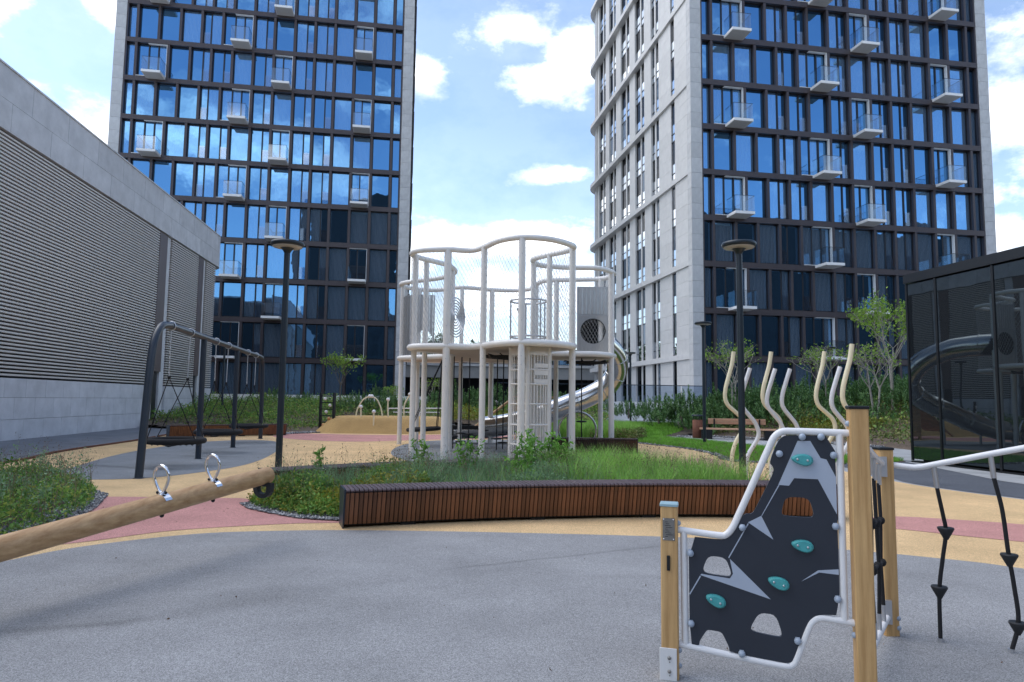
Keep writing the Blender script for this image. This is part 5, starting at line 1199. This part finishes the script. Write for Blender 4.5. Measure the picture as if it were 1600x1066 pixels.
# pebbles
def pebbles(poly, n, label, smin=.012, smax=.035):
    q = scatter(poly, n); vs, fs = [], []
    ico = [(0, 0, 1), (.9, 0, .3), (.28, .85, .3), (-.72, .53, .3), (-.72, -.53, .3), (.28, -.85, .3), (0, 0, -.3)]
    tri = [(0, 1, 2), (0, 2, 3), (0, 3, 4), (0, 4, 5), (0, 5, 1), (6, 2, 1), (6, 3, 2), (6, 4, 3), (6, 5, 4), (6, 1, 5)]
    for (x, y) in q:
        s = random.uniform(smin, smax); a = random.uniform(0, 6.3); sx_, sy_, sz_ = s*random.uniform(.7, 1.3), s*random.uniform(.6, 1), s*random.uniform(.5, .9); o = len(vs)
        for (px, py, pz) in ico:
            X, Y = px*sx_, py*sy_; vs.append((x+X*math.cos(a)-Y*math.sin(a), y+X*math.sin(a)+Y*math.cos(a), .018+pz*sz_))
        fs += [(i+o, j+o, k+o) for i, j, k in tri]
    stuff(obj('pebbles', raw_mesh('pebbles', vs, fs, M['pebble']), None), label, 'pebbles')
pebbles([(-3.8, 9.75), (-3.5, 9.3), (-3.12, 8.98), (-2.6, 8.60), (-1.9, 8.44), (-1.9, 8.75), (-2.5, 8.92), (-3.0, 9.25), (-3.35, 9.6), (-3.6, 9.95)], 2600, 'dark and white pebbles edging the meadow bed', .01, .03)
pebbles([(-5.05, 6.9), (-5.15, 7.7), (-5.22, 8.4), (-5.5, 9.25), (-6.05, 10.45), (-6.5, 10.9), (-6.6, 10.5), (-6.0, 9.4), (-5.75, 8.4), (-5.6, 7.2)], 3200, 'dark and white pebbles edging the shrub bed by the seesaw', .01, .032)
LE = smooth_path([(4.6, 25.4), (5.15, 24), (5.85, 22.2), (6.0, 20.2), (5.8, 18.0), (6.7, 17.35), (8.5, 17.3), (9.6, 17.5)], 4)
band = [(p.x-.22, p.y-.12) for p in LE]+[(p.x+.22, p.y+.15) for p in LE[::-1]]
pebbles(band, 2200, 'dark and white pebbles along the lawn edge', .02, .05)
pebbles([(-9.6, 27.6), (-8.6, 29.2), (-7.8, 30.6), (-8.6, 30.9), (-9.6, 29.5), (-10.4, 28.2)], 700, 'grey pebbles between the far bench and the mound', .03, .07)
pebbles([(7.2, 29.6), (9, 29.9), (11.5, 27), (12.8, 24), (13.4, 24.6), (12, 28.5), (9.2, 31), (7.4, 30.6)], 1800, 'pale pebbles beneath the timber bench edge', .03, .07)
q = scatter(LAWN, 42000); stuff(blades(np.concatenate([q, np.full((len(q), 1), .01)], 1), .11, .006, .5, LEAF['lawn'], 'lawn_grass'), 'bright mown lawn strip between the path and the yellow ground', 'lawn')
q = scatter([(1.2, 26.3), (3.6, 26), (4.8, 27), (5.4, 29), (4.6, 31), (1.5, 31)], 15000); stuff(blades(np.concatenate([q, np.full((len(q), 1), .01)], 1), .62, .008, .6, LEAF['blade'], 'tall_grass'), 'tall green grasses seen under the tube slide', 'grass')
q = scatter([(2.9, 26), (4.8, 26.2), (5.6, 28.2), (4.2, 29)], 5000); stuff(leaves(np.concatenate([q, RNG.uniform(.05, .45, (len(q), 1))], 1), .07, LEAF['low'], 'bed_foliage'), 'low brown-green shrubs near the slide grasses', 'shrubs')

# ---- planted banks (terrain), shrubs and trees
def bank(name, poly, hfun, m, n=64):
    P = np.array(poly); lo, hi = P.min(0), P.max(0); me = bpy.data.meshes.new(name); vs, fs = [], []; idx = {}
    for i in range(n+1):
        for j in range(n+1):
            x = lo[0]+(hi[0]-lo[0])*i/n; y = lo[1]+(hi[1]-lo[1])*j/n; vs.append((x, y, max(-.05, hfun(x, y))))
    for i in range(n):
        for j in range(n):
            a = i*(n+1)+j; c = np.array([[(vs[a][0]+vs[a+n+2][0])/2, (vs[a][1]+vs[a+n+2][1])/2]])
            if in_poly(c, poly)[0]: fs.append((a, a+n+1, a+n+2, a+1))
    me.from_pydata(vs, [], fs); me.materials.append(m); me.polygons.foreach_set('use_smooth', [True]*len(fs))
    return tag(link(bpy.data.objects.new(name, me)), kind='structure')
BANK_R = [(10.2, 42), (9.8, 35), (9.3, 31.6), (9.6, 30.9), (11.8, 28.2), (13.2, 24.4), (14.0, 20.5), (12.2, 18.9), (14, 18), (26, 24), (28, 42)]
BANK_EDGE = [(10.2, 42), (9.8, 35), (9.3, 31.6), (9.6, 30.9), (11.8, 28.2), (13.2, 24.4), (14.0, 20.5), (12.2, 18.9)]
def hr(x, y):
    d = 99
    for (ax, ay), (bx, by) in zip(BANK_EDGE, BANK_EDGE[1:]):
        t = max(0, min(1, ((x-ax)*(bx-ax)+(y-ay)*(by-ay))/((bx-ax)**2+(by-ay)**2))); d = min(d, math.hypot(x-ax-t*(bx-ax), y-ay-t*(by-ay)))
    return min(1.35, -.02+.22*d)
BANK_L = [(-24, 36), (-13.6, 30.8), (-9.8, 29.6), (-8.6, 31.4), (-8.6, 34.6), (-2.6, 34.6), (.2, 31.5), (4.4, 31), (5.5, 40), (6.0, 60), (-23, 60)]
def hl_(x, y): return max(0, min(.9, .02+.09*(y-31-.0*x)))
LAWN2 = [(4.4, 30), (7.0, 30.0), (9.2, 33.0), (10.2, 40), (3.0, 40), (3.2, 33)]
def h2(x, y): return max(0, min(.42, .06*(y-30)))
bank('lawn_rise', LAWN2, h2, M['soil'], 20)
q = scatter([(4.6, 30.2), (6.8, 30.2), (8.3, 33), (8.6, 36.6), (3.4, 36.6), (3.4, 33)], 12000); stuff(blades(np.concatenate([q, np.array([[h2(a, b)] for a, b in q])], 1), .12, .012, .4, LEAF['lawn'], 'lawn_grass'), 'far lawn patch leading to the glass fence', 'lawn')
sheet('garden_path', [(2.5, 36.9), (8.6, 36.9), (9.6, 38.6), (2.5, 38.8)], .435, M['paving'], False)
bank('planted_bank', BANK_R, hr, M['mulch']); bank('planted_bank', BANK_L, hl_, M['mulch'])
def cover(poly, n, hf, top, size, m, label, name='ground_cover'):
    q = scatter(poly, n); z = np.array([hf(a, b) for a, b in q]); hh = h_noise(q[:, 0], q[:, 1], .8)
    p = np.stack([q[:, 0], q[:, 1], z+.03+top*hh*RNG.uniform(.15, 1, len(q))], 1); stuff(leaves(p, size, LEAF[m], name, width=.55), label, 'ground cover')
cover([(9.4, 31.4), (9.8, 30.9), (11.9, 28.4), (13.3, 24.6), (14.1, 20.7), (15, 21.0), (24, 25), (26, 40), (10, 40)], 42000, hr, .55, .10, 'low', 'sprawling brown-green ground cover on the bank behind the timber bench')
cover([(10.2, 32.5), (12.6, 29.5), (14, 26), (16, 24), (24, 26), (26, 40), (9, 40)], 9000, hr, .9, .12, 'shrub', 'green shoots rising through the bank ground cover')
cover(BANK_L, 34000, hl_, .55, .12, 'low', 'mixed low ground cover before the far dark tower')
cover([(-24, 37), (-13.5, 32), (-10, 30.5), (-8.8, 33), (-9.2, 46), (-23, 46)], 26000, hl_, .95, .10, 'shrub', 'loose green shrubs between the swing frame and the far tower')
cover([(-8, 36), (5, 33), (5.5, 46), (-8, 46)], 14000, hl_, .8, .11, 'shrub', 'green shrubs behind the yellow mound')
cover([(-3.6, 34.8), (-.5, 33.8), (1.5, 33), (1.5, 37), (-3.5, 38)], 5200, hl_, .9, .10, 'gold', 'golden yellow shrubs behind the play tower posts')
cover([(11.8, 29.8), (14.2, 27), (15.4, 28), (13, 31)], 3200, hr, .6, .10, 'gold', 'golden yellow shrubs on the bank behind the curved poles')
# mountain pines: upright needle candles over a low dome
def pine_mesh(seed, r, h, shoots=95):
    rng = np.random.default_rng(seed); vs = []; 
    for _ in range(shoots):
        a = rng.uniform(0, 2*PI); d = r*math.sqrt(rng.uniform(0, 1)); top = h*(1-.55*(d/r)**1.6)*rng.uniform(.7, 1.05); L_ = rng.uniform(.28, .5)
        b = np.array([d*math.cos(a), d*math.sin(a), max(.02, top-L_)]); ax = unit(np.array([[.45*math.cos(a)*d/r+rng.normal()*.1, .45*math.sin(a)*d/r+rng.normal()*.1, 1.0]]))[0]
        k = 34; t = rng.uniform(0, 1, k); ph = rng.uniform(0, 2*PI, k); s1 = np.cross(ax, [1, .2, 0]); s1 /= np.linalg.norm(s1); s2 = np.cross(ax, s1)
        rad = np.cos(ph)[:, None]*s1+np.sin(ph)[:, None]*s2; p0 = b+ax*(t*L_)[:, None]; ln = (.14*(1.1-.6*t))[:, None]
        tip = p0+(rad*.75+ax*.65)*ln; side = np.cross(rad, ax)*.016
        vs.append(np.stack([p0-side, p0+side, tip], 1).reshape(-1, 3))
    V = np.concatenate(vs); return raw_mesh('needles', V, np.arange(len(V)).reshape(-1, 3), LEAF['pine'])
PM = [pine_mesh(s, r, h) for s, r, h in ((1, .85, .95), (2, 1.0, 1.25), (3, .75, 1.5), (4, 1.1, .85))]
def pine(x, y, z, k, sc, label):
    t = thing('pine_shrub', label, 'shrub', (x, y, z), random.uniform(0, 6), 'dark mountain pine shrubs'); t.scale = (sc*1.12, sc*1.12, sc*1.18)
    obj('foliage', PM[k], None, t); obj('stem', MB().tube([(0, 0, -.1), (.05, 0, .4)], [.05, .03], 6), M['bark'], t)
lab_r = 'dark green mountain pine shrub among others on the planted bank by the near tower'
for (x, y, k, s) in ((8.3, 33.6, 1, 1.35), (9.0, 34.6, 2, 1.25), (7.6, 35.4, 1, 1.1), (9.3, 32.6, 1, 1.2), (10.0, 33.6, 2, 1.35), (10.9, 33.4, 2, 1.4), (11.3, 32.2, 1, 1.3), (6.6, 38.6, 0, .9), (7.6, 39.2, 1, .8), (8.8, 39.6, 0, .9), (9.8, 38.8, 1, .85), (9.6, 34.4, 2, 1.05), (10.6, 35.2, 2, 1.15), (10.4, 32.6, 1, 1.05), (11.6, 33.8, 2, 1.25), (12.8, 33.6, 2, 1.25), (12.1, 31.4, 1, 1.15), (13.6, 32.6, 1, 1.2), (14.6, 33.8, 2, 1.15),
                     (15.8, 33.0, 1, 1.2), (16.4, 31.2, 2, 1.15), (17.6, 32.2, 1, 1.25), (17.4, 29.4, 1, 1.15), (18.4, 30.6, 2, 1.1), (17.0, 27.2, 1, .95), (19.0, 28.2, 2, 1.05), (20.2, 30, 1, 1.2), (16.6, 25.2, 0, .9), (18.0, 25.6, 1, 1.0), (14.4, 30.2, 0, 1.1), (15.2, 28.8, 0, .95), (21.5, 33, 2, 1.3), (19.8, 34, 1, 1.3), (11, 37, 2, 1.1), (13.2, 37, 2, 1.2)):
    pine(x, y, hr(x, y)-.05, k, s, lab_r)
lab_l = 'dark green mountain pine shrub among others before the low white wall'
for (x, y, k, s) in ((-8.6, 38.2, 1, .95), (-7.6, 38.6, 2, 1.0), (-6.8, 38.0, 1, .9), (-3.4, 40, 2, 1.05), (-2.4, 39.4, 1, 1.1), (-1.2, 40, 2, 1.15), (.2, 40.5, 1, 1.1), (1.4, 39.6, 2, 1.1), (2.8, 40, 1, 1.0), (-4.4, 41, 1, .9), (4.2, 40.8, 1, 1.0), (-13.2, 44, 0, 1.0), (-15.5, 45, 1, 1.0), (5.4, 42, 0, 1.0)):
    pine(x, y, hl_(x, y)-.05, k, s, lab_l)
def tree(label, x, y, z, h, trunk_h, crown_r, stems=1, seed=1, n_leaf=1500, leaf=.10, bark='bark', lean=0.0, m='tree'):
    rnd = random.Random(seed); t = thing('young_tree', label, 'tree', (x, y, z), rnd.uniform(0, 6), 'young trees around the playground')
    w = MB(); tips = []
    def grow(p, d, ln, r, lvl):
        q = p+d*ln+Vector((rnd.gauss(0, .03), rnd.gauss(0, .03), 0))*ln; midp = p.lerp(q, .5)+Vector((rnd.gauss(0, .04), rnd.gauss(0, .04), 0))*ln
        w.tube([p, midp, q], [r, r*.85, r*.68], 6 if lvl < 2 else 4, caps=False)
        if lvl >= 2: tips.append((q, lvl)); tips.append((midp, lvl))
        if lvl >= 4: return
        for _ in range(3 if lvl < 2 else 2+(rnd.random() < .5)):
            nd = (d+Vector((rnd.gauss(0, .55), rnd.gauss(0, .55), rnd.uniform(-.1, .45)))).normalized(); grow(q, nd, ln*rnd.uniform(.62, .85), r*.62, lvl+1)
    for s in range(stems):
        a = 2*PI*s/stems+.5; d = Vector((math.cos(a)*.22*(stems > 1)+lean, math.sin(a)*.22*(stems > 1), 1)).normalized(); b = Vector((math.cos(a)*.08*(stems > 1), math.sin(a)*.08*(stems > 1), -.05))
        top = b+d*trunk_h; w.tube([b, b.lerp(top, .5)+Vector((rnd.gauss(0, .02), rnd.gauss(0, .02), 0)), top], [.05, .042, .036], 8, caps=False)
        for k in range(4):
            dd = (d+Vector((math.cos(1.6*k+s)*.6, math.sin(1.6*k+s)*.6, .25))).normalized(); grow(top-d*rnd.uniform(0, .15)*trunk_h, dd, (h-trunk_h)*.34, .024, 1)
    obj('trunk', w, M[bark], t)
    T = [q for q, l in tips if q.z > trunk_h*.75]; pts = []
    for _ in range(n_leaf):
        q = rnd.choice(T); pts.append((q.x+rnd.gauss(0, .11), q.y+rnd.gauss(0, .11), q.z+rnd.gauss(0, .09)))
    leaves(pts, leaf, LEAF[m], 'crown', (0, 0, .1), .6, t)
tree('slender young tree with fresh green crown against the far dark tower', -10.0, 40, .5, 4.1, 2.0, 1, 1, 3, 620, .12)
tree('small white-stemmed tree beside the stone edge of the far tower', -7.0, 40.5, .6, 1.9, .8, 1, 1, 8, 420, .09, 'barkpale')
tree('bare-stemmed small tree behind the white tower posts', -4.6, 42, .7, 2.4, 1.0, 1, 2, 12, 420, .09, 'barkpale')
tree('young tree with sparse yellow-green leaves behind the tall lamp post', 10.6, 32.6, .6, 4.3, 1.9, 1, 2, 5, 560, .11, 'barkpale')
tree('young tree with airy crown in front of the near tower ground floor', 15.1, 33.2, .9, 3.9, 1.8, 1, 2, 21, 480, .11, 'barkpale')
tree('large multi-stemmed pale-barked tree rising beside the glass pavilion', 16.9, 30.4, 1.0, 6.0, 2.6, 1, 2, 14, 1700, .14, 'barkpale')
tree('smaller pale-barked tree just before the multi-stemmed one', 15.2, 28.6, .9, 3.6, 1.5, 1, 2, 31, 420, .11, 'barkpale')

# ---- small litter on the play surface
q = scatter([(-4, 3), (-3.6, 6.8), (0, 7.6), (3.4, 6.8), (5.2, 4.4), (3, 2.6)], 70); q2 = scatter([(-3.8, 8.2), (-4.8, 7.6), (-5.6, 9.6), (-4, 9.8), (-3.2, 8.8)], 30); q = np.concatenate([q, q2])
stuff(leaves(np.concatenate([q, np.full((len(q), 1), .014)], 1), .022, LEAF['seed'], 'fallen_leaves', (0, 0, 0), .5), 'tiny dry leaves and twigs scattered on the rubber surface', 'leaves')
